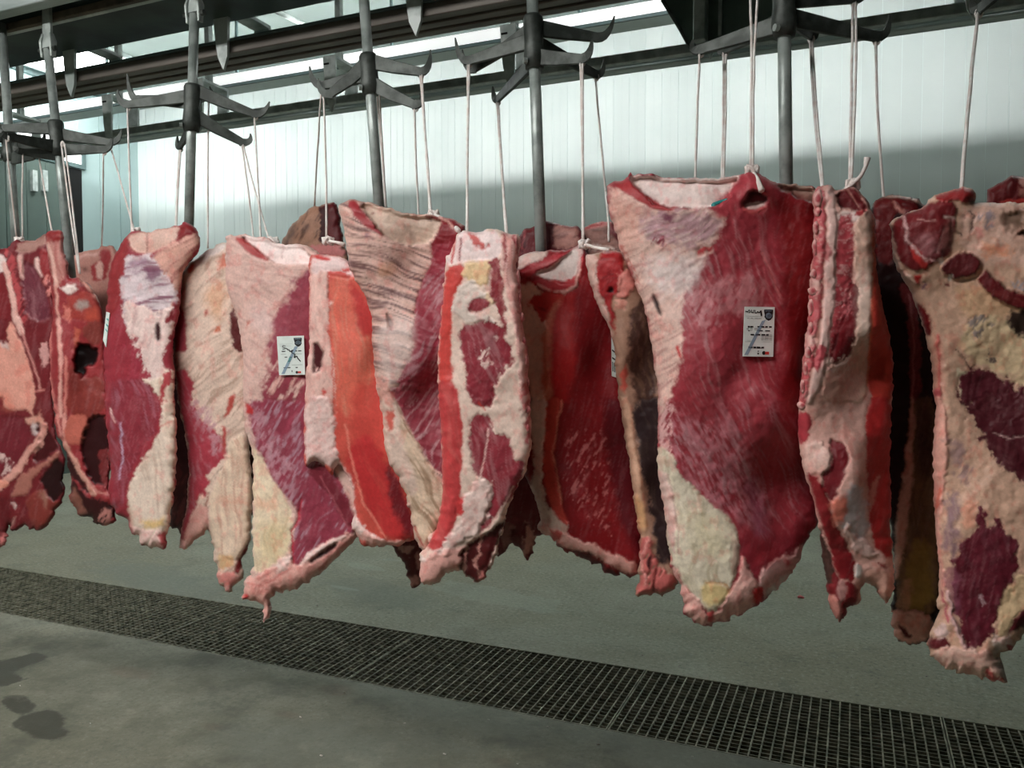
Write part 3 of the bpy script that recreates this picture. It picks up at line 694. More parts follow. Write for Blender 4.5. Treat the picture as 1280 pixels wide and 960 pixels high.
p2b = meat('p2b', 'x 86,322 92,318 110,314 124,311 128,308 138,308 148,312 152,340 150,400 146,480 140,520 100,520 92,400', 2.33, (188, 134, 122), [
 R('Q 900,460 1000,340 1010,260 1090,250 1110,330 1070,580 920,570', (158, 50, 54), e=2), R('Q 950,430 1000,370 1040,400 1030,560 960,540', (214, 168, 156), e=1.5),
 R('Q 740,320 1000,280 1000,300 750,345', (216, 170, 160)), R('Q 820,440 880,440 880,480 830,480', (120, 74, 68), s=3)], th=.10, front=.03, rim=14)
Q_(p2b, 'pale beef quarter behind the second pole, only its top edge showing', GRPB)

# --- purple muscle with a white shank
p3 = meat('p3', 'x 160,293 165,290 175,289 185,291 212,284 226,281 230,278 240,279 247,287 251,300 249,313 238,326 231,336 227,349 227,362 226,380 222,402 217,424 217,443 219,465 218,490 220,512 221,560 220,600 215,630 212,648 208,668 207,682 200,686 180,685 172,672 162,660 157,647 148,645 140,636 137,622 134,610 138,595 136,560 132,510 130,460 129,430 131,400 134,378 135,342 139,328 148,310', 1.90, (152, 46, 58), [
 R('A 640,140 700,120 850,95 930,90 900,150 760,230 690,225 645,190', (214, 174, 160), dz=-14, e=1), Ln('A 735,130 735,225', (150, 90, 84), 1.4),
 R('A 560,250 640,135 645,200 625,260 605,380 605,470 540,560 535,470 545,330', (146, 42, 46), e=1),
 R('A 905,85 960,75 985,110 960,130 900,160 880,140', (132, 32, 36)),
 R('A 760,230 900,160 990,120 1003,170 950,260 905,350 880,470 830,520 760,330', (212, 160, 146), e=2, fib=(38, 3, 30, .75, (170, 84, 84))),
 R('A 622,240 760,230 830,330 880,400 880,470 790,560 760,640 700,700 640,600 607,470 607,350', (208, 190, 194), e=3, fib=(25, 4, 30, .85, (140, 72, 98))),
 R('A 720,300 790,300 800,350 730,370', (118, 62, 92), e=4, a=.8, s=4), R('A 640,260 720,250 730,300 650,320', (150, 100, 130), e=4, a=.6, s=4),
 R('A 610,470 700,480 790,540 865,480 868,560 855,640 810,760 835,830 805,960 730,880 705,780 650,680 632,560', (228, 200, 194), e=3, dz=2, fib=(60, 4, 40, .4, (206, 150, 150))),
 R('A 640,600 700,700 760,900 800,960 640,960', (158, 50, 66), e=5, mott=(.4, 5)),
 R('A 775,590 800,575 803,660 782,672', (56, 14, 20), e=1, dz=-6), R('A 825,560 870,490 865,560 835,590', (136, 32, 42), e=1.5),
 R('B 700,50 770,60 860,0 872,60 882,300 886,400 880,560 855,720 830,880 720,900 640,760 635,680 660,560 700,480 760,400 810,270 800,150', (226, 204, 188), e=2.5, dz=3, fib=(-84, 4, 40, .35, (206, 164, 140))),
 R('B 820,40 860,0 872,60 805,190 795,140', (176, 64, 70), e=3), Ln('B 800,290 860,270', (206, 110, 104), 2, a=.7),
 R('B 545,60 600,60 740,60 805,190 790,300 700,430 640,560 600,720 560,680 550,400', (140, 46, 58), e=2, fib=(-76, 3, 34, .45, (186, 120, 136))),
 Ln('B 605,280 612,440 598,550', (206, 186, 214), 1.8, a=.75), Ln('B 548,205 575,265', (226, 190, 186), 2),
 R('B 700,760 780,770 840,740 800,800 720,810', (228, 190, 132), e=2, s=3, dz=2), R('B 635,765 700,810 830,815 830,890 720,900', (236, 196, 188), e=2, dz=4, mott=(.3, 3)),
 R('B 790,830 835,810 832,890 795,890', (188, 88, 92), e=2)], th=.14, front=.055, rim=24, ctrl=[(140, 450, -.01), (190, 560, .0), (200, 300, -.01), (245, 320, -.03)])
Q_(p3, 'beef quarter of purple muscle narrowing to a white shank, nearest the second hook tree')

p4 = meat('p4', 'x 242,325 254,315 268,308 283,303 292,303 298,320 298,360 302,385 308,410 314,450 312,540 312,570 316,605 317,625 313,675 305,698 302,724 290,733 290,743 283,739 276,730 270,710 266,680 261,662 257,667 240,677 232,689 225,686 225,672 232,635 236,610 235,565 230,535 222,505 219,470 216,430 218,400 224,370 226,350 230,335', 1.96, (220, 192, 176), [
 R('M 150,450 215,400 280,300 440,230 445,265 350,320 230,400 180,440', (240, 222, 216), e=1, dz=-4), R('M 165,440 215,360 228,400 200,440', (206, 84, 74), e=1.5),
 R('M 300,560 420,470 445,620 400,780 300,650', (218, 168, 136), s=6, e=3, a=.8), R('M 370,390 430,290 436,370 400,410', (208, 122, 102), e=3, s=3),
 R('M 290,690 320,690 310,715', (190, 80, 70)), R('M 370,800 410,780 400,810 375,830', (200, 104, 76)),
 R('M 130,640 158,660 175,860 190,960 80,960 85,700', (166, 62, 74), e=1.5), R('M 470,640 530,780 560,960 500,960 460,800', (90, 30, 30), e=2),
 R('B 870,0 950,0 960,150 1000,250 1080,300 1130,420 1110,470 1040,520 1030,640 990,640 960,760 900,900 890,850 930,700 945,600 940,420 890,200', (170, 58, 72), e=3, dz=-2, fib=(-70, 3, 20, .35, (206, 150, 160))),
 R('B 940,130 1040,180 1110,300 1135,430 1060,420 980,290', (192, 140, 150), e=6, s=4, a=.8, mott=(.46, 3), fib=(64, 2.4, 14, .3, (220, 186, 186))),
 R('B 1105,290 1125,290 1132,400 1115,440', (180, 70, 66), e=1.5), R('B 1140,150 1178,120 1165,200 1118,260', (184, 76, 68), e=1.5),
 R('D 215,400 280,260 300,180 370,130 392,400 388,600 350,690 300,690 235,660 210,520', (226, 200, 178), e=2, dz=3, fib=(-84, 4, 30, .45, (206, 136, 116))),
 R('D 250,420 380,420 380,460 240,450', (214, 140, 116), a=.45, s=5, e=4), Ln('D 210,400 200,470 205,560 215,640', (150, 70, 70), 2, a=.8, dz=-4),
 R('D 120,520 190,430 207,560 170,600 100,640', (212, 158, 148), e=2), R('D 80,600 120,600 110,645 85,655', (232, 180, 176), e=2),
 R('D 245,670 310,660 320,720 260,720', (226, 186, 142), e=2), R('D 238,740 350,740 352,775 300,800 312,845 260,790', (216, 136, 130), e=3, fib=(30, 4, 10, .5, (232, 190, 182))),
 R('D 310,740 370,620 392,600 362,690 340,750', (116, 32, 32), e=1)], th=.13, front=.05, rim=20, fib=(45, 3.2, 26, .5, (172, 136, 116)), ctrl=[(225, 560, -.01), (280, 450, .0), (310, 450, -.03), (235, 670, -.02)])
Q_(p4, 'cream fat-covered beef quarter with wrinkled surface, left of the smaller sticker')

p5 = meat('p5', 'x 282,297 284,294 288,292 293,295 304,293 311,294 331,297 350,305 372,306 388,307 402,320 410,400 412,520 425,565 448,590 458,630 456,662 446,671 433,687 416,701 401,716 375,733 357,739 338,742 337,774 330,777 330,754 317,751 305,752 303,745 308,724 315,717 317,689 315,663 317,611 315,558 308,547 305,509 303,473 305,450 301,429 299,406 288,372 282,350', 1.86, (220, 180, 170), [
 R('M 560,178 700,200 800,240 930,245 990,300 1060,375 860,380 750,360 650,270 545,205', (242, 220, 216), e=1, dz=-26, s=1), Ln('M 820,250 815,330', (206, 160, 158), 2, a=.6),
 R('M 495,190 560,200 640,265 745,355 640,338 550,265', (172, 62, 62), e=.8, dz=-5),
 R('M 550,330 750,380 1000,395 900,520 700,560 560,480', (220, 182, 172), a=.5, s=5, fib=(-8, 2.6, 60, .6, (176, 128, 128))),
 R('M 750,760 810,610 880,560 900,480 1000,400 1100,500 1100,1000 700,1000 740,900', (150, 60, 76), e=5, s=4, fib=(70, 3, 16, .35, (190, 140, 150))),
 R('C 500,540 640,380 700,380 700,960 470,960 440,830 480,700', (152, 62, 76), e=6, s=4, mott=(.33, 7)),
 R('M 600,670 700,640 760,760 720,860 620,800', (222, 190, 186), a=.6, s=6), R('M 520,690 545,720 540,725', (190, 60, 56)), R('M 580,760 600,760 590,790', (206, 90, 70)),
 R('D 365,0 460,0 700,0 700,270 690,270 750,300 835,480 850,580 740,600 650,640 590,715 565,700 565,560 600,480 560,440 500,370 450,270 400,170', (148, 56, 74), e=2, fib=(62, 3, 18, .6, (206, 168, 184))),
 R('D 380,30 440,20 560,320 570,440 500,370 430,240', (196, 146, 158), e=6, s=6, mott=(.46, 3.5), a=.7, fib=(64, 2.4, 20, .4, (224, 190, 196))),
 R('D 620,300 700,270 840,490 810,560 740,430 680,360', (122, 38, 52), e=1.5), Ln('D 690,330 760,460 810,550', (176, 90, 100), 1.5, a=.8),
 R('D 640,470 720,450 720,580 640,610', (160, 60, 78), s=6, a=.6),
 R('D 395,170 450,280 520,400 572,480 562,640 490,700 400,760 400,600', (232, 210, 182), e=2, dz=-3, fib=(-80, 4, 40, .45, (214, 170, 130))),
 R('D 420,540 540,500 560,640 430,720', (230, 206, 160), e=4, s=9, a=.6), R('D 400,420 520,440 500,470 400,470', (220, 150, 120), e=3, s=4, a=.5),
 Ln('D 605,430 592,520 566,560 572,700', (190, 44, 62), 2.2, dz=-4), R('D 360,140 395,150 390,180 365,170', (236, 206, 196), dz=4),
 R('D 365,10 400,30 400,60 372,60', (190, 50, 52), e=2),
 R('D 355,780 490,720 560,680 590,720 650,650 740,605 810,575 850,580 740,690 600,800 475,835 470,945 445,950 440,870 355,865', (226, 166, 156), e=3, dz=5, fib=(40, 4, 12, .5, (206, 112, 106))),
 R('D 590,715 650,640 740,600 812,572 740,622 640,682', (236, 204, 196), e=1.5, dz=6), R('D 640,690 700,640 765,612 755,640 690,670 645,700', (58, 22, 22), e=1.5, dz=-6),
 R('D 490,700 560,650 570,690 500,740', (238, 206, 198), e=3, dz=4), R('D 355,830 380,840 375,865 358,868', (206, 50, 54)), Ln('D 375,780 440,800 560,720', (206, 110, 106), 2.5, a=.7)],
 th=.15, front=.05, rim=24, ctrl=[(300, 350, .01), (350, 450, .02), (400, 450, -.02), (340, 700, .03), (440, 660, -.02)], fib=(-35, 3, 18, .3, (190, 138, 134)))
Q_(p5, 'beef quarter with a small paper sticker, pale shank hanging lowest over the grating')

p6 = meat('p6', 'x 388,317 400,318 430,320 444,335 462,345 482,390 487,440 494,520 498,570 514,610 524,645 524,668 514,679 499,681 487,679 473,684 458,684 447,672 436,655 444,643 440,605 423,577 416,596 410,590 401,576 392,577 381,585 380,575 380,520 382,473 386,444 387,400 386,340', 1.83, (206, 82, 70), [
 R('C 720,340 830,370 900,500 920,960 760,960 735,700', (220, 104, 86), s=4, fib=(-87, 2.6, 60, .55, (232, 150, 126))),
 R('N 190,580 300,690 380,830 400,960 260,960 230,760', (196, 58, 56), s=4, e=2), R('F 130,0 280,0 290,320 230,420 150,300', (206, 70, 62), s=5, a=.8),
 R('C 640,285 720,330 728,440 722,560 738,700 748,850 752,970 612,970 630,700', (230, 186, 176), e=2, dz=2, fib=(-85, 4, 20, .35, (206, 130, 122))),
 R('D 615,-10 748,-10 752,220 795,290 825,335 838,470 872,560 965,600 965,615 850,595 805,515 835,485 780,335 720,262 620,300', (234, 200, 194), e=2.5, dz=5, fib=(40, 3, 9, .4, (214, 150, 142))),
 R('M 1010,310 1280,330 1280,430 1110,420 1060,420 1010,440', (236, 204, 202), e=1.5, dz=-4), R('N 0,420 160,430 220,540 240,570 100,525 0,520', (236, 206, 204), e=1.5),
 R('M 1030,308 1130,325 1142,352 1040,338', (204, 52, 52), e=1), R('N 140,510 195,500 200,530 150,530', (206, 70, 66), e=1), R('N 50,525 150,530 230,575 60,555', (198, 70, 62), e=1),
 R('T 800,300 870,310 940,420 955,500 920,600 930,690 880,760 790,790 770,700 790,550 790,400', (72, 12, 18), e=.6, dz=-12), R('T 790,640 830,690 900,720 870,700 920,690 900,800 800,760', (226, 176, 168), e=2, mott=(.5, 2)),
 R('F 100,300 200,200 280,320 380,560 405,650 300,685 200,540 150,420', (192, 48, 50), e=2, s=4, fib=(-72, 3, 40, .3, (214, 84, 76))),
 R('F 280,320 360,440 430,640 360,650 290,480', (112, 22, 30), s=5, e=3),
 R('F 125,600 200,640 300,680 395,660 350,692 250,702 160,665', (228, 172, 162), e=2, dz=5), R('F 120,590 150,570 200,620 170,640', (238, 212, 204), e=3, dz=4),
 Ln('F 110,170 130,300 180,500 280,660', (234, 138, 120), 2.4, a=.8), Ln('C 722,350 735,700 750,960', (214, 90, 76), 1.6), R('C 690,830 710,850 700,870 690,850', (206, 70, 64))],
 th=.13, front=.045, rim=20, ctrl=[(390, 450, .015), (440, 450, .02), (480, 450, -.03), (400, 580, .0), (510, 660, -.01)], lump=1.2)
Q_(p6, 'beef quarter with smooth orange-red membrane beside a fat strip with an oval hole')

p6b = meat('p6b', 'x 352,306 357,292 372,272 390,259 404,256 417,252 423,257 429,298 436,320 440,420 430,520 380,520 350,430', 2.34, (164, 120, 98), [
 R('N 0,80 110,65 145,140 170,340 60,350 10,330', (92, 22, 26), e=3), R('C 680,60 720,60 720,210 670,220 690,140', (58, 16, 20), e=3),
 R('C 525,230 545,180 590,110 560,210', (96, 78, 68), s=4), R('M 980,260 1110,240 1230,290 1230,330 990,320', (196, 118, 116), e=3)], fib=(58, 3, 20, .8, (100, 68, 56)), th=.12, front=.04, rim=18)
Q_(p6b, 'hairy brown-topped beef quarter peeking over the front row behind the small sticker', GRPB)

p7 = meat('p7', 'x 421,257 434,250 443,248 449,252 462,253 482,258 497,264 520,269 531,268 548,270 559,271 574,277 584,285 580,330 574,400 570,450 568,520 570,600 562,650 545,675 530,690 522,680 518,667 512,637 502,605 481,567 479,524 474,500 468,463 465,418 464,390 456,369 437,339 432,306 428,277', 1.80, (212, 172, 160), [
 R('N 180,55 240,48 285,130 400,260 445,312 330,250 230,170', (156, 46, 52), e=1.2, dz=-4),
 R('N 250,68 440,95 560,150 810,165 800,230 740,330 640,358 500,335 430,295 350,190', (216, 188, 170), e=1.2, dz=-30, s=1.2), R('N 560,215 600,250 640,340 610,330 570,260', (140, 112, 104), a=.5, s=4, e=3), R('N 345,135 365,135 360,150', (120, 40, 40)),  # half-opaque recess patch is shading painted into the collar opening
 R('N 685,165 790,150 850,165 940,205 1000,260 880,340 860,420 840,480 735,450 740,330 800,250 800,195', (132, 32, 40), e=2), Ln('N 790,170 850,190 900,250', (214, 160, 150), 2.5), Ln('N 790,160 800,100', (214, 190, 180), 1.5),
 R('N 300,270 345,290 330,330 300,310', (140, 80, 96), e=3, a=.7, s=3), R('N 380,500 480,480 520,540 420,560', (206, 140, 100), e=4, s=5, a=.5),
 R('N 740,345 900,330 960,480 960,960 610,960 640,760 700,560 752,470', (146, 36, 52), e=2.5, s=2.5, fib=(60, 3, 20, .25, (190, 110, 120))),
 R('E 440,400 520,330 600,350 600,960 325,960 330,840 400,720 400,620', (146, 44, 60), e=3, s=2, fib=(52, 3, 24, .5, (206, 164, 170))),
 R('F 285,0 600,0 600,420 525,400 480,350 440,290 380,180 330,100', (142, 48, 62), e=2, fib=(52, 3, 26, .6, (206, 160, 164))),
 R('F 255,10 300,20 335,100 380,190 440,300 530,430 600,540 470,670 430,705 400,620 380,520 350,430 275,300 268,150', (216, 188, 164), e=1.5, dz=3, fib=(-62, 3.5, 46, .7, (160, 120, 90))),
 R('F 255,10 300,20 340,120 350,240 420,420 400,500 345,420 275,300 268,150', (226, 196, 184), e=2, s=3, a=.8), R('F 285,110 325,130 315,205 282,195', (206, 96, 84), e=2.5), R('F 300,30 320,40 322,60 305,60', (170, 50, 56)),
 R('N 445,805 470,830 492,900 482,925 455,880', (70, 20, 24), e=.8, dz=-8), R('E 235,600 400,560 400,700 335,830 300,870 250,760', (220, 196, 190), a=.6, s=6),
 R('E 240,810 280,840 330,930 300,960 255,900', (222, 150, 140), e=3, a=.7), Ln('F 405,610 440,690', (190, 60, 60), 2)],
 th=.16, front=.055, rim=26, fib=(-14, 2.6, 46, .95, (126, 84, 84)), ctrl=[(440, 300, .02), (500, 450, .03), (560, 330, -.05), (560, 500, -.05), (525, 680, .0), (480, 560, .01)])
Q_(p7, 'beef quarter with wrinkled fat collar and cream striped shank left of the rib-chined side')

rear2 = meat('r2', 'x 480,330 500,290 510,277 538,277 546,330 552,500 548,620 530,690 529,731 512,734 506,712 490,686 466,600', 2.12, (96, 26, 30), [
 R('F 330,690 400,690 400,740 350,720', (186, 140, 130), e=3), R('F 360,830 435,820 430,862 375,868', (200, 140, 132), e=2.5), R('F 400,720 440,720 440,800 415,780', (196, 130, 122), e=2)], th=.1, front=.03, rim=16)
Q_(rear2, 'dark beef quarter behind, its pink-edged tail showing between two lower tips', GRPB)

p8 = meat('p8', 'x 557,326 557,321 563,318 567,303 572,291 580,288 599,290 606,286 616,285 629,290 640,292 650,294 650,316 646,335 650,350 651,365 651,391 655,419 661,440 661,480 664,520 664,562 657,591 645,611 633,643 630,665 622,690 610,716 601,731 592,725 578,716 563,710 552,720 540,731 527,731 525,713 522,699 531,687 540,670 552,637 553,567 547,480 548,430 553,380', 1.76, (232, 202, 188), [
 R('N 835,440 870,425 925,265 1000,255 1210,262 1215,455 960,460 840,490', (242, 218, 216), e=1, dz=-8), R('N 980,262 1040,290 1105,370 1085,385 1010,325', (208, 94, 90), e=2),
 Ln('N 940,310 930,452', (140, 34, 40), 2.2), Ln('N 900,320 880,470', (206, 84, 80), 3), R('N 1110,360 1140,355 1140,375', (190, 50, 54)),
 R('N 838,492 965,478 952,560 892,680 872,800 872,970 795,970 825,700', (208, 66, 60), e=1.5), R('E 540,350 622,345 602,430 567,500 560,700 578,970 500,970 510,650', (208, 70, 64), e=1.5),
 R('F 500,-10 582,-10 607,120 612,300 602,420 602,480 580,600 560,660 510,725 450,705 485,645 520,520 520,300', (196, 64, 66), e=1.5, fib=(-78, 4, 40, .35, (220, 110, 104))),
 R('N 962,468 1122,458 1142,510 1112,620 1070,640 980,580 950,560', (236, 200, 154), e=2, dz=3),
 R('N 900,660 990,580 1090,660 1120,700 1000,740 980,800 1120,800 1200,890 1130,880 1050,860 940,870 880,800', (224, 204, 194), e=3.5, dz=3), R('N 1100,680 1170,680 1180,740 1120,760', (236, 204, 170), e=2.5, dz=3),
 R('N 985,735 1050,698 1122,720 1122,772 1050,806 985,785', (142, 48, 58), e=2, fib=(-70, 3, 10, .3, (180, 100, 100))),
 R('N 1120,450 1215,450 1232,800 1245,970 1200,880 1182,740 1110,650 1142,540', (134, 38, 46), e=2.5, fib=(-80, 3, 14, .5, (206, 130, 126))),
 R('E 600,590 650,605 690,590 780,600 822,740 822,770 752,840 748,930 720,958 640,900 612,740', (140, 42, 54), e=3, dz=-3, fib=(-72, 2.8, 40, .45, (196, 140, 144))),
 R('E 680,700 720,720 740,780 715,800', (230, 196, 188), e=4, mott=(.42, 3)), R('E 740,650 760,655 755,675', (226, 190, 184), e=2),
 R('F 625,-10 748,-10 742,80 700,105 640,70', (140, 42, 54), e=2.5), R('F 655,130 735,140 740,210 800,208 832,280 832,330 885,330 872,400 802,510 760,560 700,640 680,620 730,520 722,480 742,420 690,400 650,370 640,250', (146, 46, 58), e=2.5, dz=-3, fib=(-75, 2.8, 40, .4, (200, 140, 144))),
 Ln('F 725,190 690,395', (226, 180, 174), 2.2), Ln('F 680,80 705,110', (206, 60, 56), 2), Ln('F 830,440 790,520 720,620', (220, 170, 160), 1.6),
 R('E 772,205 852,215 852,330 872,480 892,660 905,800 910,970 860,970 850,750 822,560 782,380', (220, 168, 160), e=1.5, dz=5, fib=(-84, 3, 22, .5, (180, 80, 84))), Ln('E 835,220 858,350 872,480 890,680 905,880', (160, 54, 60), 3.4, e=2), Ln('E 790,215 800,330', (150, 50, 54), 2.5, e=2), R('E 840,420 870,440 866,470', (160, 60, 62)),
 R('F 860,-10 905,-10 905,280 890,290 870,150', (190, 100, 100), e=2.5, mott=(.45, 4)),
 R('F 620,480 690,402 742,420 722,560 680,640 600,682 520,742 440,752 540,682 600,580', (236, 206, 198), e=3.5, dz=5, fib=(40, 3, 8, .45, (214, 156, 146))), R('F 580,490 620,480 612,560 590,570', (206, 60, 62), e=2),
 R('F 420,750 520,720 650,690 625,780 560,792 480,862 430,865', (232, 172, 162), e=2.5, dz=4), R('F 420,735 450,735 450,760 425,765', (244, 220, 212), dz=3),
 R('F 600,700 740,630 810,560 750,690 722,815 690,865 600,800', (82, 22, 24), e=2, dz=-12), Ln('F 700,650 660,760 690,850', (190, 130, 120), 4, e=2.5), Ln('F 630,700 615,800', (210, 150, 140), 4, e=2), R('F 680,810 720,790 700,860', (200, 120, 114), e=2)],
 th=.15, front=.05, rim=20, ctrl=[(560, 450, -.01), (600, 450, .02), (650, 400, .03), (660, 520, .0), (600, 700, -.02), (540, 710, .02)], lump=2.6)
Q_(p8, 'side of beef with chine bone and patchy white fat in the middle of the row')

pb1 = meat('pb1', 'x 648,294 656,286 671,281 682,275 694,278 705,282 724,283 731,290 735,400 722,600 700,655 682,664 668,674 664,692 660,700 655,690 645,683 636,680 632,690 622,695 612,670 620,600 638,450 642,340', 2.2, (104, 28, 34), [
 R('O 490,115 560,122 670,140 660,260 480,285', (182, 128, 118), e=2, fib=(30, 3, 14, .5, (110, 60, 60))), R('O 440,85 500,95 480,280 440,280', (84, 18, 24)), R('O 265,180 300,145 290,290 270,290', (70, 16, 22)), Ln('O 300,145 280,270', (160, 70, 74), 2),
 R('H 40,560 90,570 60,700 20,680', (140, 90, 84), e=3), R('H 130,570 190,600 170,690 140,740 120,700', (196, 134, 122), e=3), R('H 60,590 110,600 120,690 70,660', (90, 24, 26))], th=.1, front=.03, rim=16)
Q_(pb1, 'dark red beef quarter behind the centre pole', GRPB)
pb2 = meat('pb2', 'x 728,286 735,281 742,278 756,275 769,279 785,290 800,340 800,470 740,470 726,340', 2.24, (156, 112, 102), [
 R('O 690,140 760,95 900,80 900,120 800,125 700,150', (206, 140, 136), e=1.5), Ln('O 700,140 830,95', (170, 50, 56), 2), R('O 860,110 960,110 960,240 880,200', (110, 36, 40)), R('O 690,220 780,240 880,240 900,280 750,290', (206, 180, 170), e=3, mott=(.42, 4))], fib=(20, 3, 14, .5, (90, 60, 54)), th=.1, front=.03, rim=14)
Q_(pb2, 'beef quarter behind, its top edge tucked against the large quarter', GRPB)

p9 = meat('p9', 'x 645,333 649,317 684,313 705,313 720,307 727,302 732,309 740,330 754,370 768,400 780,430 787,500 799,580 805,640 807,690 802,708 793,722 780,716 766,720 750,709 728,695 704,687 680,668 671,660 676,641 669,625 662,608 655,590 650,560 646,480 640,420 640,370', 1.95, (140, 24, 30), [
 R('O 245,395 268,300 450,285 430,330 330,370 270,415', (232, 206, 196), e=1.2), R('O 255,445 330,380 450,330 600,285 660,245 600,300 480,392 400,425 300,465', (176, 54, 62), e=2, fib=(28, 3, 20, .4, (210, 120, 120))),
 R('O 360,430 480,390 645,250 692,262 645,460 592,492 440,485', (214, 198, 192), e=1.2, dz=-16),
 R('O 260,470 380,485 440,484 592,494 655,430 668,320 690,330 685,470 640,540 560,568 450,555 380,505 270,520', (184, 52, 58), e=2, dz=4), Ln('O 385,508 450,550 560,565 640,518 668,410', (228, 172, 162), 3.2, dz=4), Ln('O 670,250 655,420', (220, 176, 170), 3),
 R('O 262,500 330,498 445,562 340,600 380,700 455,760 455,1290 320,1290 262,700', (224, 190, 168), e=2, dz=4), R('O 300,625 430,545 560,572 500,680 430,780 395,700', (190, 48, 44), e=3), R('O 370,640 450,680 430,690', (130, 24, 28)),
 R('O 415,760 480,670 560,580 540,640 490,740 485,1290 415,1290', (212, 120, 96), e=2, s=3), R('O 480,720 560,585 640,560 620,1290 470,1290', (180, 32, 34), s=5, fib=(-82, 3, 40, .25, (206, 60, 52))),
 R('H 150,-10 245,-10 228,150 218,260 208,350 245,505 345,590 300,645 185,595 200,520 150,400 178,280 160,230', (222, 192, 178), e=2.5, dz=4),
 R('H 235,-10 305,-10 272,200 272,350 312,500 345,592 262,522 218,370 218,220', (206, 68, 58), e=1.2), Ln('H 302,0 262,250 302,480', (230, 130, 108), 2.2),
 R('H 300,60 520,40 560,400 600,640 460,600 340,520 280,300', (150, 26, 34), a=.7, s=6, fib=(-80, 3, 30, .25, (190, 70, 72))),
 R('H 300,150 520,100 600,640 460,600 330,440', (222, 130, 130), e=3, mott=(.64, 3.5), a=.8),
 R('H 490,-10 640,-10 700,680 650,720 570,560 515,300', (104, 18, 28), s=6),  # shade of the right side, painted into the muscle colour
 R('H 195,555 300,610 400,650 540,710 665,770 655,805 560,790 430,705 330,685 225,635', (226, 168, 158), e=2, dz=6), R('H 240,590 300,620 310,660 270,640', (206, 90, 86), e=3), R('H 330,690 430,705 540,795 650,830 540,815 460,780 380,720', (88, 28, 30), e=1.5)],
 th=.15, front=.06, rim=30, ctrl=[(660, 450, .0), (700, 450, .03), (770, 450, -.06), (795, 600, -.07), (700, 640, .01), (690, 340, .0)], lump=1.2)
Q_(p9, 'glossy deep red beef quarter below the centre hook tree')

p10 = meat('p10', 'x 731,318 742,316 774,312 787,330 807,370 822,400 834,450 838,520 836,580 842,640 846,700 849,728 847,735 830,742 815,742 801,747 793,741 799,717 801,676 793,635 788,581 780,541 774,500 770,460 765,421 756,399 741,367 735,342', 1.88, (170, 130, 110), [
 R('O 690,300 772,308 784,400 774,480 804,580 854,680 874,820 900,900 870,860 825,740 745,570 712,440', (230, 190, 178), e=1.5, dz=4), Ln('O 780,390 778,480 810,580 858,690', (238, 206, 196), 2.5),
 R('O 772,308 940,280 960,400 940,540 880,600 892,700 905,850 870,780 854,670 794,570 779,460', (168, 38, 42), e=2, dz=3, fib=(30, 4, 10, .4, (110, 22, 26))), R('O 850,540 890,528 902,572 862,572', (46, 10, 12), dz=-8),
 R('O 925,525 960,395 1000,420 1045,490 990,590 900,610', (220, 138, 128), e=3, dz=5), R('O 880,600 960,600 980,660 900,680', (214, 150, 134), e=3),
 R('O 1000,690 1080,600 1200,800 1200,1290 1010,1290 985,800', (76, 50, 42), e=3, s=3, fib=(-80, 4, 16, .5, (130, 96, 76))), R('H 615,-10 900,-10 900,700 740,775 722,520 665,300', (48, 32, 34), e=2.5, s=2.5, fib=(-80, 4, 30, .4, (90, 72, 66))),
 R('H 570,-10 618,-10 645,200 694,500 702,625 650,642 640,500 608,150', (212, 166, 140), e=1.5, dz=4), R('H 640,420 690,500 700,600 650,600', (224, 170, 124), s=3), R('I 108,790 140,755 122,870 108,860', (206, 90, 76), e=2),
 R('H 655,640 720,635 732,760 780,790 830,800 840,855 720,900 635,895 680,820', (198, 102, 98), e=2.5, dz=6, mott=(.3, 4)), R('H 690,750 720,700 712,800', (60, 16, 18), e=1), Ln('H 700,640 670,740 690,850', (226, 150, 144), 3.5, e=2, dz=4), Ln('H 740,780 730,880', (120, 40, 40), 2, dz=-4)],
 th=.13, front=.05, rim=18, ctrl=[(740, 340, .02), (770, 430, .02), (825, 450, -.05), (830, 600, -.06), (795, 600, .0)])
Q_(p10, 'narrow beef quarter with tan edge and dark side squeezed left of the large quarter')

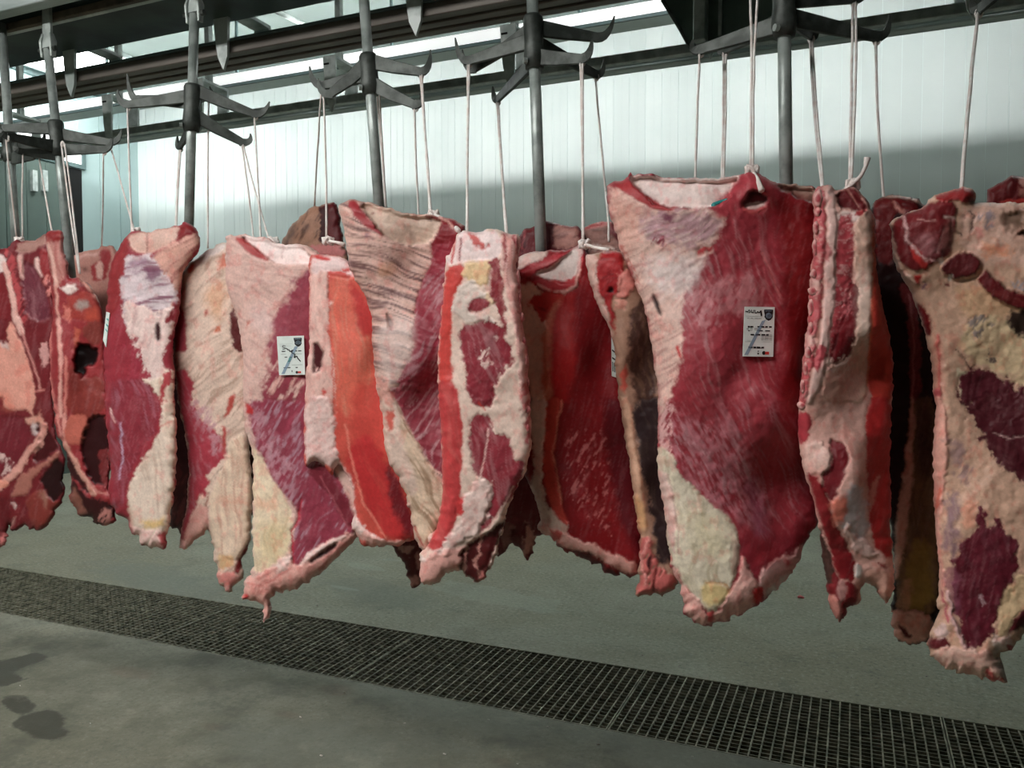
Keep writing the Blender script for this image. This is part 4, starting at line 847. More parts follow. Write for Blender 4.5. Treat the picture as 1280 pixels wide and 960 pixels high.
p11 = meat('p11', 'x 758,233 762,228 785,225 787,213 790,219 813,217 833,223 863,223 903,223 927,217 935,213 947,215 967,228 987,230 1013,232 1024,240 1030,293 1028,340 1024,400 1018,460 1014,513 1018,580 1022,620 1023,641 1022,656 1008,675 1002,694 992,716 967,741 946,759 914,772 899,778 877,783 864,775 855,766 853,744 847,731 839,716 838,700 835,681 833,650 824,606 821,587 822,556 822,500 822,487 815,440 808,393 797,360 777,317 768,287 760,260', 1.78, (160, 48, 60), [
 R('I 300,200 700,150 720,600 700,960 300,960', (160, 54, 64), s=8, fib=(-70, 3, 44, .5, (204, 136, 140))), R('J 120,0 700,0 760,400 600,600 300,400', (156, 50, 60), s=10, fib=(-64, 3, 44, .5, (200, 132, 140))),
 R('I 60,95 110,105 180,155 250,188 430,182 505,190 495,240 445,330 410,400 355,480 335,560 345,700 310,850 260,960 240,960 240,860 220,720 200,580 165,480 80,260', (228, 188, 176), e=3, s=3, fib=(32, 3, 26, .5, (196, 120, 118))),
 R('I 60,105 170,170 195,260 150,340 110,350 80,260', (226, 166, 150), s=9, a=.6), R('I 190,195 450,188 475,260 400,330 300,320 230,330 190,260', (178, 134, 144), e=7, s=8, a=.85, fib=(28, 2.6, 18, .9, (222, 190, 186))),
 R('I 260,215 310,200 300,240 270,230', (120, 56, 76), e=3, s=3), R('I 220,280 270,290 265,325 225,320', (150, 60, 76), e=4, mott=(.45, 4)),
 R('I 200,380 350,350 430,400 350,500 240,500', (232, 216, 214), e=8, s=12, a=.7, fib=(30, 3, 20, .4, (206, 170, 172))), R('I 395,340 470,310 430,350 400,360', (196, 70, 74), e=2), Ln('I 75,250 110,330 180,470', (206, 60, 56), 1.5, e=3, a=.6),
 R('I 340,500 480,440 600,430 655,500 640,600 520,580 450,620 380,590', (198, 128, 132), e=8, s=7, mott=(.40, 5), a=.7, fib=(66, 3, 16, .5, (224, 176, 178))),
 R('I 140,52 280,68 490,68 565,50 505,150 435,182 250,178 190,122 140,80', (240, 218, 212), e=1.2, dz=-40, s=1.2), R('I 680,82 840,92 860,170 760,142', (190, 160, 144), dz=-36, s=1.2), R('I 70,86 137,74 192,122 262,170 345,180 250,190 170,152', (172, 54, 58), e=1.2),
 R('I 440,185 560,60 590,38 640,60 690,90 700,200 560,200 490,220', (178, 62, 72), e=2, s=4, fib=(100, 3, 22, .4, (214, 140, 140))),
 R('I 558,172 592,108 652,130 658,162 580,176', (72, 14, 20), e=1, dz=-14), R('I 565,176 600,164 655,163 630,180 590,186', (228, 198, 190), e=1, dz=-8), Ln('I 570,180 600,200 650,175', (206, 90, 92), 4, e=1),
 R('I 223,500 240,510 267,590 245,572', (30, 8, 10), e=.5, dz=-8), R('I 315,700 325,690 335,740 325,745', (206, 50, 50), e=1),
 R('I 690,110 900,160 900,960 700,960 730,600 700,300', (124, 20, 24), s=9), Ln('I 640,350 680,440 705,520', (214, 120, 120), 2, a=.7), Ln('I 640,400 670,520', (206, 110, 114), 1.6, a=.6),  # first region paints the shaded right side darker
 R('J 130,90 420,60 600,480 460,520 330,390 200,260', (198, 124, 134), e=6, s=8, mott=(.46, 4), a=.65, fib=(-62, 2.4, 34, .6, (228, 184, 190))),
 R('J 130,0 200,0 190,240 140,200', (222, 170, 168), e=3, mott=(.45, 3)),
 R('J 478,320 520,310 585,520 525,545', (166, 96, 120), e=4, s=6, a=.5, fib=(-70, 3, 24, .5, (190, 140, 160))),
 R('J 120,280 138,180 182,200 222,290 330,400 432,480 472,600 442,700 422,770 352,865 290,805 248,745 180,640 160,480', (220, 206, 184), e=1.8, dz=3, fib=(-82, 4, 40, .4, (188, 168, 130))),
 R('J 250,430 400,480 430,640 300,620', (208, 194, 156), s=12, e=4, a=.55), R('J 120,275 180,300 212,500 205,650 165,480', (232, 196, 186), e=2, dz=3), Ln('J 180,300 215,500 220,620', (190, 150, 140), 1.8, a=.7, dz=-2),
 R('J 300,720 400,735 424,770 380,825 318,830', (226, 198, 142), e=2, s=3), Ln('J 425,760 400,735 330,730', (190, 140, 90), 1.6),
 R('J 182,645 248,742 300,805 330,850 365,852 442,762 470,615 512,700 542,742 522,835 430,875 305,908 236,852 230,780', (234, 178, 168), e=2.5, dz=5, fib=(60, 3.5, 10, .4, (206, 110, 108))),
 R('J 440,560 470,600 445,700 425,700', (120, 70, 60), e=1, s=2, a=.7), R('J 330,850 360,845 365,880 330,890', (214, 80, 84), e=2), R('J 160,620 195,625 190,650', (206, 70, 76), e=1, dz=4),
 R('J 540,690 600,640 680,612 730,560 700,690 600,775 540,790', (236, 184, 178), e=3, s=2.5, dz=4), R('J 610,720 680,690 600,775 560,780', (242, 222, 216), e=2), R('J 630,640 670,640 655,665', (206, 70, 74), e=2, s=3),
 R('J 510,750 545,738 562,790 520,832', (212, 42, 46), e=2), R('J 495,600 600,560 640,630 540,690', (150, 36, 44), s=6, a=.6)],
 th=.20, front=.075, rim=46, ctrl=[(770, 280, .0), (800, 450, .01), (880, 450, .05), (950, 500, .03), (1020, 450, -.14), (1020, 620, -.11), (985, 450, -.02), (880, 720, .03), (870, 240, .02), (1010, 250, -.06), (935, 216, .0)])
Q_(p11, 'largest beef quarter of red muscle with a long printed sticker')

p12 = meat('p12', 'x 1016,233 1039,231 1047,240 1058,234 1071,234 1088,256 1089,262 1094,275 1094,325 1102,375 1114,425 1117,469 1115,500 1112,575 1113,620 1114,669 1117,706 1117,740 1107,755 1092,732 1077,729 1072,755 1055,766 1053,781 1042,770 1032,747 1031,710 1023,657 1017,624 1002,579 997,549 999,500 1000,481 1008,412 1014,337 1017,294', 1.72, (220, 168, 156), [
 R('K 210,125 295,105 350,190 310,205 220,195', (110, 32, 36), e=1.5, dz=-14), Ln('K 290,115 340,190', (206, 150, 140), 2.5), Ln('K 255,120 300,190', (190, 130, 120), 1.6),
 R('K 215,200 300,200 310,240 220,260', (236, 208, 202), e=2.5), R('K 290,195 340,200 330,220 290,230', (170, 54, 58), e=2),
 R('K 210,222 292,218 275,480 245,600 200,770 176,805 200,500', (168, 60, 68), e=2, fib=(20, 2.4, 6, .75, (224, 160, 158))),
 R('K 270,470 298,500 302,640 262,805 176,812 208,690 258,540', (116, 22, 30), e=2.5), R('K 240,500 270,470 262,620 235,640', (176, 80, 86), e=4, mott=(.45, 3)),
 R('K 278,240 352,208 366,300 358,500 348,700 335,900 325,970 140,970 168,822 262,802 302,640 292,480 278,380', (222, 180, 162), e=2, dz=3, fib=(-75, 4, 16, .3, (190, 150, 136))), R('K 292,440 350,440 345,760 300,760', (206, 186, 176), a=.5, s=6),
 R('K 150,830 300,800 320,970 140,970', (224, 162, 150), e=4, a=.8, s=4), R('K 160,800 270,790 240,850 170,850', (232, 190, 180), e=5, mott=(.45, 3)),
 R('K 110,100 162,102 172,300 152,450 152,600 122,760 92,970 55,970 60,900 90,650 110,430 120,250', (190, 82, 88), e=2.5, dz=3, fib=(15, 3, 6, .6, (226, 170, 164))), R('K 118,240 150,260 140,330 120,320', (222, 170, 162), e=3), R('K 105,470 145,480 130,540 105,540', (224, 176, 168), e=3), R('K 85,690 125,700 110,760 85,760', (226, 176, 168), e=3),
 R('K 162,105 195,108 218,230 208,400 202,600 178,720 155,900 110,970 85,970 140,760 160,600 165,400 180,250', (230, 188, 180), e=1.2, dz=4), R('K 120,750 165,735 172,790 130,860', (186, 76, 84), e=2.5), R('K 150,330 185,330 190,400 160,410', (186, 84, 90), e=2.5, a=.8),
 R('K 352,205 368,240 370,400 405,560 440,720 445,970 328,970 345,650 358,450', (192, 58, 48), e=1.2), R('L 268,-10 370,-10 365,200 365,450 362,545 290,480 278,300', (172, 38, 38), e=1.5), Ln('K 355,220 362,400 350,650 332,900', (226, 110, 80), 2.2, a=.8), R('L 280,290 330,240 300,330 285,400', (206, 140, 130), e=2, a=.8),
 R('L 30,30 100,55 82,142 45,142', (180, 58, 68), e=2.5), R('L 45,200 92,130 152,150 162,222 142,252 90,250', (232, 190, 178), e=3, dz=5, fib=(30, 4, 8, .35, (214, 150, 140))),
 R('L 145,125 210,150 217,200 182,302 155,345 118,262 162,215', (118, 28, 36), e=1.8, dz=-5), R('L 70,240 120,262 155,335 165,402 232,522 242,605 178,595 125,420', (142, 32, 38), e=1.8), Ln('L 70,240 125,420 160,520', (214, 160, 150), 1.6),
 R('L 215,280 270,300 277,440 240,482 185,400', (206, 188, 192), e=4, s=4, fib=(60, 3, 10, .3, (230, 210, 206))), R('L 150,342 212,320 202,402 168,422', (226, 126, 108), e=3, s=3), R('L 190,400 260,470 340,520 270,520 230,500', (230, 190, 182), e=3, dz=4), R('L 235,545 262,560 255,595 232,590', (226, 214, 208), e=1.5, dz=4), R('L 310,540 340,545 335,560', (150, 40, 44)),
 R('L 132,480 182,600 242,612 248,682 195,752 162,722 136,660', (126, 30, 36), e=1.5), R('L 130,640 180,650 192,745 165,725', (200, 130, 120), e=2), R('L 105,420 150,480 168,600 130,620', (76, 50, 44), e=2), R('L 180,600 215,610 190,690 178,660', (200, 150, 144), e=2, a=.7),
 R('L 262,565 358,572 368,640 342,685 290,622', (194, 144, 128), e=1.5)],
 th=.16, front=.045, rim=18, ctrl=[(1020, 300, .03), (1010, 450, .04), (1060, 400, .02), (1085, 400, .02), (1110, 450, -.09), (1110, 600, -.07), (1040, 760, -.04), (1110, 740, -.06), (1060, 600, .03)])
Q_(p12, 'beef quarter with a jagged cut rib edge right of the large quarter')

p13 = meat('p13', 'x 1086,262 1096,247 1111,244 1130,245 1155,250 1172,300 1176,400 1180,500 1181,600 1182,700 1176,770 1164,800 1150,803 1134,806 1122,802 1115,789 1113,759 1118,705 1112,650 1102,600 1096,500 1090,400 1086,330', 2.06, (40, 11, 13), [  # near-black base colour paints in the dark of the gap
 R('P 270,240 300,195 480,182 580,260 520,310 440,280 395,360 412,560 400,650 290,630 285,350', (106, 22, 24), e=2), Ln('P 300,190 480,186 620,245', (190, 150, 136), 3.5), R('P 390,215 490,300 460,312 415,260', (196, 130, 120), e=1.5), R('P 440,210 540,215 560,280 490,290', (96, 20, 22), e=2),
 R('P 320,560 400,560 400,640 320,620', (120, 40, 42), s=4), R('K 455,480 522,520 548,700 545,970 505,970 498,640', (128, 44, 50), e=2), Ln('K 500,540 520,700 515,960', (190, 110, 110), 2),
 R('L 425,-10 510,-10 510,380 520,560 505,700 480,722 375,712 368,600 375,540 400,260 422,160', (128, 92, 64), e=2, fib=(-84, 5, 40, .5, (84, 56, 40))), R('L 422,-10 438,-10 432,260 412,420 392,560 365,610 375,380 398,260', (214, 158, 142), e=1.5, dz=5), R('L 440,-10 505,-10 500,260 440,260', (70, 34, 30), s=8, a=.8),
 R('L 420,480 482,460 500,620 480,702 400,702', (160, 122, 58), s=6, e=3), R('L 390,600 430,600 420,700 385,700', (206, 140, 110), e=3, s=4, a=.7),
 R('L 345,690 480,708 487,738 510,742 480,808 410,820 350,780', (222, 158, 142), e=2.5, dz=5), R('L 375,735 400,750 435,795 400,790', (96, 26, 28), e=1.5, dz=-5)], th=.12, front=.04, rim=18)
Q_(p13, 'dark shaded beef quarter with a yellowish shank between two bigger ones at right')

p14 = meat('p14', 'x 1111,278 1130,268 1156,257 1162,247 1175,241 1199,234 1214,234 1220,244 1217,254 1228,254 1246,254 1280,253 1330,255 1360,300 1365,500 1350,700 1300,770 1282,785 1269,811 1246,815 1257,845 1259,854 1235,849 1205,843 1179,834 1160,815 1160,796 1171,777 1175,710 1167,642 1166,560 1170,510 1167,500 1164,450 1155,412 1142,375 1133,356 1117,331 1114,294', 1.78, (216, 172, 148), [
 R('P 880,240 1500,235 1500,660 1000,640 960,600 880,540 830,420', (222, 178, 160), e=2, s=3, fib=(20, 6, 24, .35, (196, 140, 116))),
 R('P 985,290 1060,258 1085,380 1000,405', (158, 138, 144), e=5, s=3, mott=(.4, 6)), R('P 1140,300 1300,270 1300,440 1220,430 1150,360', (132, 104, 88), s=7, e=3, dz=-14), R('P 1245,430 1300,425 1300,450 1250,448', (14, 6, 6), e=1, dz=-10), R('P 1235,275 1300,265 1300,290', (60, 40, 44), s=3),
 R('P 1000,500 1190,520 1185,595 1000,585', (232, 152, 116), e=5, s=5, a=.8), R('P 940,410 1000,400 1000,450 960,460', (226, 150, 140), e=3, s=3), R('P 1080,620 1180,600 1200,660 1100,680', (170, 130, 110), s=6, a=.6), R('P 1190,770 1300,730 1300,850 1220,830', (190, 170, 172), e=4, mott=(.42, 4)),
 R('P 830,425 880,440 870,460', (60, 26, 24)), R('P 870,310 890,330 880,350', (150, 100, 96)), Ln('P 925,290 945,360 925,440', (90, 60, 60), 2, e=2),
 R('P 385,370 480,310 620,250 720,208 835,232 822,400 785,580 720,605 640,662 560,695 480,645 418,560', (122, 34, 38), e=1.5, dz=4, fib=(40, 5, 26, .35, (160, 84, 84))), R('P 540,455 690,420 725,560 640,610 580,520', (160, 96, 100), s=5, e=3, a=.8, fib=(35, 4, 24, .5, (196, 140, 140))),
 R('P 505,505 560,508 645,662 605,685 540,592', (196, 52, 50), e=1.5), Ln('P 482,320 500,480 620,612 722,622', (214, 166, 164), 3, e=1.5), Ln('P 805,345 792,520', (190, 140, 134), 2), Ln('P 755,330 815,335', (222, 190, 180), 2.5), Ln('P 700,560 755,400', (180, 130, 126), 2), R('P 762,335 815,345 790,555 712,560', (122, 66, 62), e=1.5, s=3), R('P 715,525 760,530 755,575 720,575', (80, 40, 38), s=3),
 Ln('P 378,370 412,560 435,660 560,770', (228, 190, 172), 6, e=1.5, dz=5), Ln('P 575,345 690,348', (196, 140, 136), 1.5),
 R('P 675,195 720,165 850,128 935,132 960,190 900,242 840,212 720,228', (158, 40, 42), e=1.5, dz=6, fib=(15, 4, 18, .35, (206, 100, 100))), R('P 650,195 690,185 690,210 660,218', (230, 200, 180)), R('P 900,200 950,195 940,240 890,240', (96, 22, 24)),
 R('P 735,645 800,588 900,552 962,600 1002,660 942,722 820,748 735,702', (96, 28, 32), e=1.5, dz=10, fib=(20, 5, 20, .3, (140, 70, 66))),
 R('P 540,708 602,718 580,795', (196, 46, 44), e=1), R('P 700,610 752,598 732,652', (238, 222, 214), e=1), R('P 768,720 812,708 790,752', (238, 226, 220), e=1), R('P 590,760 640,770 630,830 600,820', (150, 100, 110), e=4, mott=(.4, 4)), R('P 745,780 780,760 785,800', (120, 40, 44), e=1.5),
 R('K 690,500 830,500 950,560 960,640 880,640 740,640 700,600', (214, 170, 130), e=4, s=6, a=.7, fib=(-70, 5, 24, .35, (186, 136, 96))),
 R('K 730,640 890,622 960,700 1300,750 1300,1000 960,905 830,835 740,805 708,750', (226, 196, 158), e=4, s=3, fib=(40, 6, 16, .35, (200, 150, 124))), R('K 890,620 960,598 1300,640 1300,800 960,712 900,662', (56, 40, 34), e=4, s=3), R('K 728,640 800,618 832,660 760,722', (150, 132, 126), e=5, mott=(.42, 5)), R('K 800,750 862,800 822,805', (110, 90, 84), e=4, mott=(.4, 3)), Ln('K 690,765 730,790 745,840', (110, 76, 66), 1.6, e=2), R('K 680,830 750,850 740,960 700,960', (206, 186, 158), e=3),
 R('P 955,742 1020,672 1100,760 1280,850 1500,900 1500,1000 1280,955 1200,925 1050,845', (106, 26, 30), e=1.5, dz=10, fib=(-30, 4, 26, .3, (150, 70, 66))),
 R('K 520,560 580,600 592,710 560,690', (118, 24, 28), e=1.5), R('K 590,700 640,700 650,960 600,960', (220, 160, 140), e=2, s=3), Ln('K 612,700 620,800 618,920', (206, 104, 94), 4, e=1.5, dz=3), R('K 592,915 635,915 632,960 595,960', (196, 90, 92), e=1.5, dz=6),
 R('K 695,890 760,828 880,868 960,930 1300,1000 1300,1100 720,1000', (92, 32, 42), e=5, s=2), R('L 600,0 680,-20 1200,-20 1200,400 800,285 720,222 665,130 625,70', (84, 28, 36), e=6, s=2, fib=(-20, 5, 20, .25, (130, 80, 84))), Ln('L 700,110 750,125 800,115', (190, 150, 146), 1.6, e=2),
 R('L 490,-10 538,-10 548,220 528,340 522,480 545,640 515,645 500,380 490,160', (232, 168, 152), e=2, dz=5), Ln('L 520,300 505,370', (226, 110, 90), 5, e=1.5, a=.8),
 R('L 540,110 602,140 634,262 600,285 560,185', (156, 120, 124), e=6, s=5, a=.75, mott=(.40, 7)), R('L 538,300 592,330 572,545 538,525', (140, 104, 118), e=6, s=5, a=.8, fib=(-82, 3, 20, .5, (200, 160, 150))), R('L 600,330 642,330 632,425 600,435', (228, 158, 132), e=3, s=4),
 R('L 575,490 640,425 650,325 682,432 710,385 742,452 785,450 772,622 712,702 702,792 610,838 580,742 555,620', (104, 30, 44), e=4, s=1.6, fib=(-80, 4, 30, .3, (140, 80, 92))), R('L 535,560 580,560 590,740 540,660', (150, 80, 100), e=3, s=3, a=.7), R('L 650,650 670,650 668,700', (196, 160, 166), e=3, a=.8),
 R('L 718,662 800,560 1200,500 1200,760 802,682 742,782 708,795', (222, 188, 148), e=2, s=2), R('L 735,785 800,680 1000,700 900,790 802,752', (86, 26, 32), e=2),
 Ln('L 545,640 560,720 605,830', (222, 176, 174), 5, e=2, dz=5), Ln('L 530,640 545,740', (190, 90, 100), 3, e=2), R('L 475,790 560,800 545,835 480,835', (98, 26, 32), e=2), R('L 495,760 540,740 550,790 500,790', (226, 190, 184), e=2),
 R('L 480,842 560,820 705,840 750,950 680,935 530,895', (234, 190, 174), e=2, dz=6, fib=(10, 5, 12, .35, (220, 150, 136))), R('L 690,790 770,790 760,830 720,830 700,840', (226, 200, 190), e=2.5), R('L 735,815 775,820 745,842', (150, 40, 44), e=1.5), R('L 680,895 742,925 735,942 680,925', (200, 80, 80), e=3, mott=(.42, 2.5))],
 th=.18, front=.055, rim=30, ctrl=[(1140, 300, .02), (1180, 400, -.01), (1240, 300, .0), (1260, 480, -.03), (1230, 650, .03), (1172, 600, .01), (1210, 830, .02), (1340, 500, -.02)])
Q_(p14, 'cream and purple beef side with open inner face, cut by the right edge')

p15 = meat('p15', 'x 1233,256 1234,237 1258,224 1264,219 1286,222 1340,226 1350,330 1345,420 1240,420', 2.12, (106, 26, 28), [
 R('P 1165,60 1235,55 1225,200 1165,205', (90, 20, 22), e=1), R('P 1235,60 1300,60 1300,130 1240,100', (190, 140, 130), e=2), R('P 1235,120 1300,130 1300,190 1235,190', (150, 90, 80), e=2), R('P 1120,212 1300,205 1300,235 1120,235', (180, 54, 48), e=1)], th=.1, front=.03, rim=14, jag=.6, sm=0)
Q_(p15, 'dark red beef quarter peeking over the open side at the right edge', GRPB)

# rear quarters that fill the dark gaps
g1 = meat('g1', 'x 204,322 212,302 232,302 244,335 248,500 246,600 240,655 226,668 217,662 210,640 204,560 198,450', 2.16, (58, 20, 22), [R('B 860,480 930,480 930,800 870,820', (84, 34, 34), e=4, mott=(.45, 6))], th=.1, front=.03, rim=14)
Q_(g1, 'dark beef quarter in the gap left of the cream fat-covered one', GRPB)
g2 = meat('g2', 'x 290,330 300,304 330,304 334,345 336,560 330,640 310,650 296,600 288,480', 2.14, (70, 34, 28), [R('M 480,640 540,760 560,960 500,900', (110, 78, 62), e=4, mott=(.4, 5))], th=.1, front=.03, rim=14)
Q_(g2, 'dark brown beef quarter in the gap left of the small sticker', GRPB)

lump_row(p12, 'p12', 'rib_end', [(1023, 246), (1023, 268), (1022, 290), (1021, 314), (1019, 338), (1018, 364), (1015, 388), (1013, 412), (1010, 436), (1008, 460), (1005, 484), (1003, 508)], 6.0, 9.0, ((222, 168, 162), (176, 66, 74)), 5)
lump_row(p8, 'p8', 'vertebra_end', [(645, 306), (646, 328), (647, 352), (648, 376), (651, 402), (654, 428), (657, 454), (659, 482), (660, 510), (661, 538)], 4.0, 8.5, ((206, 140, 136), (160, 58, 64)), 9)
# ================================================================== strings
SG = 'cotton strings the quarters hang from'
def hook_end(a, k):
    dd = [np.linalg.norm(t-np.array(a[:2])) for t, _ in TIPS]; i = int(np.argmin(dd))
    return TIPS[i][1] + np.array([(k-.5)*.006, 0, -.008]) if dd[i] < 13 else at_y(*a)
def string(label, strands, knot=None, r=.0031, tail=None):
    """strands: ((x0,y0,Y0),(x1,y1,Y1)) hook end to meat end"""
    t = None
    for k, (a, b) in enumerate(strands):
        A = hook_end(a, k); B = at_y(*b); q = MB(); n = 9; sag = random.uniform(-.004, .004)
        pts = [A+(B-A)*i/(n-1) + np.array([sag*math.sin(math.pi*i/(n-1)) + random.uniform(-.0008, .0008), 0, 0]) for i in range(n)]
        if t is None:
            t = empty('hanging_string', tuple(B)); tag(t, label, 'string', SG); org = B
        q.tube([p-org for p in pts], r, 6); q.build('strand', M['string'], t, smooth=True)
    A = hook_end(strands[0][0], .5); q = MB()
    lp = [A-org+np.array([.007*math.cos(s), .004, .010*math.sin(s)]) for s in np.linspace(0, 2*math.pi, 9)]
    q.tube(lp, r*1.1, 6, cap=False); q.build('loop', M['string'], t, smooth=True)
    if knot:
        K = at_y(*knot)-org; q = MB()
        for s in range(3):
            ph = random.uniform(0, 6); lp = [K+np.array([.011*math.cos(u+ph), .009*math.sin(u+ph+s), .010*math.sin(2*u+s)]) for u in np.linspace(0, 5.8, 10)]
            q.tube(lp, r*1.5, 6)
        q.build('knot', M['string'], t, smooth=True)
    if tail:
        q = MB(); q.tube([at_y(*p)-org for p in tail], [r*1.3]*(len(tail)-1)+[r*2.2], 7); q.build('tail', M['string'], t, smooth=True)
    return t
string('string at the far left edge of the picture above the pink-faced quarter', [((1, 170, 2.1), (21, 299, 2.05)), ((18, 196, 2.12), (28, 300, 2.06))], (24, 300, 2.03))
string('string just left of the second pole', [((57, 190, 2.1), (65, 290, 2.0))])
string('string hanging just right of the second pole', [((77, 180, 2.12), (99, 342, 1.99)), ((81, 180, 2.12), (100, 342, 1.99))])
string('string down to the pale quarter behind the second pole', [((137, 190, 2.35), (127, 314, 2.35))])
string('slanting string above the purple muscle quarter', [((139, 178, 2.2), (168, 289, 1.92))], (170, 289, 1.92))
string('straight string from the upcurved hook to the purple muscle quarter', [((163, 132, 2.1), (165, 291, 1.93))])
string('string left of the leaning pole behind the purple muscle quarter', [((224, 185, 2.38), (218, 306, 2.18)), ((226, 185, 2.38), (219.5, 306, 2.18))])
string('string right of the leaning pole reaching down behind the cream quarter', [((262, 120, 2.02), (260, 310, 2.0))])
string('forked strings above the quarter with the small sticker', [((303, 178, 2.36), (318, 308, 2.15)), ((305, 178, 2.36), (338, 305, 1.96))])
string('straight string above the quarter with the small sticker', [((320, 143, 2.2), (326, 305, 1.95))], (342, 301, 1.93))
string('pair of strings beside the brown-topped rear quarter', [((402, 108, 2.15), (393, 262, 2.36)), ((405, 110, 2.12), (408, 302, 1.9))], (410, 301, 1.88), tail=[(410, 301, 1.88), (421, 303, 1.86), (430, 306, 1.86)])
string('string against the right side of the middle-left pole', [((470, 112, 2.26), (482, 260, 2.3)), ((474, 114, 2.26), (483, 260, 2.3))])
string('thin string above the wrinkled fat collar', [((519, 131, 2.38), (524, 279, 2.13))])
string('string with stained lower end above the wrinkled fat collar', [((526, 90, 2.2), (537, 270, 1.9)), ((530, 90, 2.2), (539, 270, 1.9))], (542, 268, 1.88), tail=[(542, 268, 1.88), (556, 274, 1.86), (566, 280, 1.84), (573, 288, 1.8)])
string('string left of the centre pole down to the rib-chined side', [((586, 76, 2.12), (583, 290, 1.8)), ((588, 76, 2.12), (584, 290, 1.8))])
string('slanting string from the low arm of the centre hook tree', [((622, 124, 2.3), (633, 296, 1.82)), ((625, 124, 2.3), (634, 296, 1.82))])
string('string right of the centre pole down to the glossy red quarter', [((726, 75, 2.05), (728, 304, 1.93)), ((729, 75, 2.05), (729, 304, 1.93))], (731, 305, 1.92), tail=[(731, 305, 1.92), (742, 309, 1.9), (752, 311, 1.88), (762, 313, 1.87)])
string('string at the left rim of the large quarter', [((745, 94, 2.36), (757, 240, 2.2)), ((757, 240, 2.2), (761, 302, 2.1))])
string('stained string behind the left part of the large quarter', [((874, 60, 2.1), (869, 232, 2.0))])
string('double string left of the tied corner of the large quarter', [((908, 64, 2.35), (902, 232, 2.02)), ((911, 64, 2.35), (904, 232, 2.02))])
string('double string tied through the corner of the large quarter', [((938, -10, 2.0), (938, 210, 1.80)), ((947, -10, 2.0), (941, 210, 1.80))], (940, 213, 1.78), tail=[(940, 213, 1.78), (946, 222, 1.75), (952, 238, 1.72)])
string('double string behind the jagged rib quarter', [((1013, 46, 2.3), (1028, 240, 1.95)), ((1019, 46, 2.3), (1029.5, 240, 1.95))])
string('string with a thick knotted tail at right', [((1067, -8, 1.95), (1062, 232, 1.80)), ((1071, -8, 1.95), (1064, 232, 1.80))], (1066, 231, 1.79), tail=[(1048, 243, 1.78), (1066, 230, 1.78), (1076, 220, 1.78), (1082, 208, 1.78), (1084, 197, 1.78)])
string('twisted string from the bright hook tip at right', [((1094, 46, 2.02), (1105, 250, 2.1))], r=.0036)
string('rightmost string slanting down to the open side', [((1225, 12, 2.05), (1202, 238, 1.82))], r=.004)

# ================================================================== stickers
def sticker(parent, key, corners, marks, label, mark_name='label_print'):
    """corners: four photo pixels TL TR BR BL on the quarter's surface; marks: (name, material, [polygons in unit square])"""
    P = [np.array(c, float) for c in corners]; org = np.array(parent['org'])
    def uv(u, v): return (P[0]*(1-u)+P[1]*u)*(1-v) + (P[3]*(1-u)+P[2]*u)*v
    # plane through the surface at the corners
    C3 = np.array([on_surf(key, *uv(u, v), .003) for u, v in ((0, 0), (1, 0), (1, 1), (0, 1), (.5, .5), (.5, 0), (.5, 1), (0, .5), (1, .5))])
    cen = C3.mean(0); n = np.linalg.svd(C3-cen)[2][2]
    if n @ (CAM-cen) < 0: n = -n
    lift = max((C3-cen) @ n)
    def hit(u, v, h):
        x, y = uv(u, v); r = ray(np.array(x), np.array(y)); t = ((cen + n*(lift+h)-CAM) @ n)/(r @ n); return CAM + r*t - org
    q = MB(); lo = [hit(u, v, -.001) for u, v in ((.0, .0), (1, .0), (1, 1), (0, 1))]
    q.prism(lo, n*.0018); s = q.build('label_sticker', M['paper'], parent); s['label'] = label
    for nm, mat, polys in marks:
        q = MB()
        for pl in polys: q.prism([hit(u, v, .0010) for u, v in pl], n*.0004)
        pr = q.build(nm, M[mat], s)
        if len(polys) > 1: pr['kind'] = 'stuff'
def rc(u0, v0, u1, v1): return [(u0, v0), (u1, v0), (u1, v1), (u0, v1)]
def stroke(pts, w):
    out = []
    for (a, b), (c, d) in zip(pts[:-1], pts[1:]):
        L = math.hypot(c-a, d-b) or 1; nx, ny = -(d-b)/L*w/2, (c-a)/L*w/2*.7
        out.append([(a+nx, b+ny), (c+nx, d+ny), (c-nx, d-ny), (a-nx, b-ny)])
    return out
def words(v, h, segs): return [rc(a, v, b, v+h) for a, b in segs]
shield = [(.66, .05), (.96, .05), (.96, .10), (.94, .16), (.95, .20), (.90, .25), (.82, .275), (.74, .25), (.68, .20), (.69, .16), (.66, .10)]
def ring(cu, cv, ru, rv, n=12): return [(cu+ru*math.cos(2*math.pi*k/n), cv+rv*math.sin(2*math.pi*k/n)) for k in range(n)]
fine = [rc(.08, .19, .60, .192)]
for v in (.225, .43, .455, .56, .585, .61, .635, .66): fine += words(v, .006, [(.60, .68), (.70, .84), (.86, .95)]) if v > .5 else words(v, .008, [(.10, .18), (.22, .30), (.36, .58)])
fine += [rc(.06, .70, .26, .703), rc(.62, .70, .94, .702)]
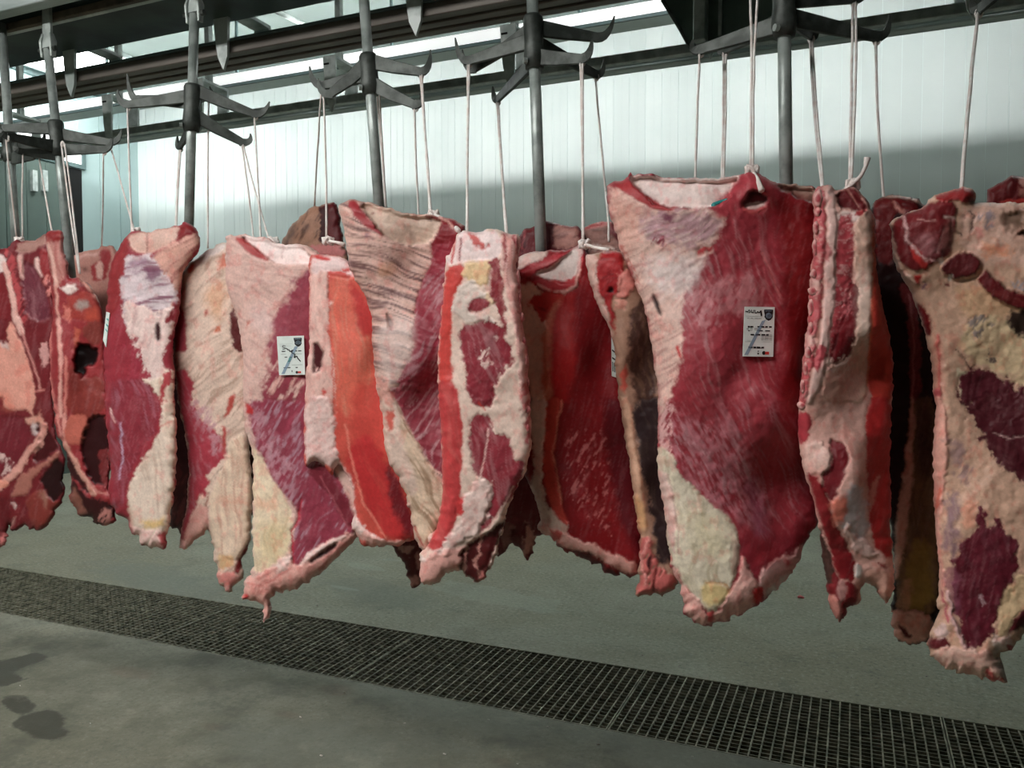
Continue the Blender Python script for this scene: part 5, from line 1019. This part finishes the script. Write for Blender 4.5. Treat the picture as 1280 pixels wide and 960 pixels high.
big = [('stripe', 'inkblue', [[(.60, .28), (.72, .26), (.18, .97), (.06, .97)]]),
       ('fine_print', 'inkgrey', fine),
       ('emblem', 'ink', [shield]), ('emblem_disc', 'inkblue', [ring(.82, .175, .105, .062), rc(.70, .068, .92, .085)]), ('emblem_heart', 'ink', [ring(.82, .175, .045, .026)]),
       ('label_print', 'ink', stroke([(.04, .09), (.12, .10), (.16, .06), (.20, .10), (.16, .12)], .025) + stroke([(.24, .06), (.24, .11), (.30, .12), (.32, .06)], .025) + stroke([(.36, .06), (.36, .12), (.42, .12), (.44, .09), (.50, .12), (.54, .08)], .025) + stroke([(.55, .07), (.58, .18)], .05)
        + words(.385, .03, [(.14, .20), (.22, .32), (.46, .53), (.56, .68), (.72, .80), (.84, .93)]) + words(.47, .02, [(.16, .20), (.50, .64), (.72, .88)]) + words(.545, .03, [(.24, .36), (.40, .56), (.60, .72), (.76, .84)]) + words(.80, .035, [(.18, .32), (.35, .44), (.46, .58), (.61, .70)]) + [rc(.50, .88, .53, .905), rc(.49, .925, .54, .955), ]),
       ('origin_ring', 'ink', [ring(.70, .925, .055, .04)]), ('origin_flag', 'inkred', [rc(.74, .90, .87, .955)])]
sticker(p11, 'p11', [(930.5, 383.5), (968, 384), (966, 446), (928, 445.5)], big, 'white sticker with handwriting, a shield emblem and a blue diagonal stripe')
sh2 = [(u, v*1.02) for u, v in shield]
small = [('stripe', 'inkblue', [[(.64, .27), (.76, .27), (.20, .97), (.08, .97)]]), ('teal_patch', 'inkcyan', [[(.40, .56), (.50, .54), (.44, .66), (.34, .68)]]), ('fine_print', 'inkgrey', [rc(.08, .20, .55, .203), rc(.08, .25, .5, .253)] + words(.46, .008, [(.1, .3), (.62, .9)]) + words(.74, .008, [(.5, .9)])),
         ('emblem', 'ink', [[(u*.98-.03, v) for u, v in sh2]]), ('emblem_disc', 'inkblue', [ring(.775, .178, .10, .06), rc(.66, .07, .88, .088)]), ('emblem_heart', 'ink', [ring(.775, .178, .045, .026)]),
         ('label_print', 'ink', stroke([(.30, .25), (.20, .24), (.18, .28), (.28, .30), (.26, .33), (.18, .33)], .025) + stroke([(.30, .31), (.38, .34), (.36, .36)], .035) + stroke([(.40, .34), (.46, .40), (.58, .36), (.50, .42), (.64, .47), (.60, .56), (.70, .52), (.74, .58), (.84, .66)], .04)
          + words(.375, .025, [(.14, .28), (.66, .72), (.76, .88)]) + words(.53, .02, [(.24, .34), (.42, .52)]) + words(.63, .02, [(.36, .46)]) + words(.80, .025, [(.18, .30), (.32, .44), (.64, .72)]) + [rc(.48, .88, .51, .93)]), ('origin_ring', 'ink', [ring(.68, .935, .05, .035)]), ('origin_flag', 'inkred', [rc(.72, .91, .84, .96)])]
sticker(p5, 'p5', [(346.2, 420.6), (380, 419.5), (381.6, 468.3), (349.3, 469)], small, 'small white sticker with slanting black handwriting and a shield emblem')
sticker(p3, 'p3', [(133.5, 390), (137.5, 391), (133, 434), (129.5, 425)], [('label_print', 'inkcyan', words(.2, .05, [(.2, .8)]) + words(.38, .06, [(.2, .8)]) + words(.55, .05, [(.2, .8)]))], 'narrow sticker seen edge-on with teal print')
sticker(p9, 'p9', [(764, 421), (771, 430), (776, 474), (764.5, 470)], [('label_print', 'ink', words(.3, .04, [(.1, .8)]) + words(.5, .04, [(.1, .8)]) + words(.62, .25, [(.1, .2), (.3, .4), (.5, .65), (.75, .85)]))], 'sticker half hidden in the shaded gap')
# small teal mark on the large quarter
q = MB(); org = np.array(p11['org']); q.tube([on_surf('p11', 892, 257)-org, on_surf('p11', 899, 254)-org, on_surf('p11', 909, 249)-org], [.006, .006, .002], 7); q.build('teal_tag', M['teal'], p11, smooth=True)
# blue plastic tie on the second hook tree
for o in list(bpy.data.objects):
    if 'org' in o.keys(): del o['org']
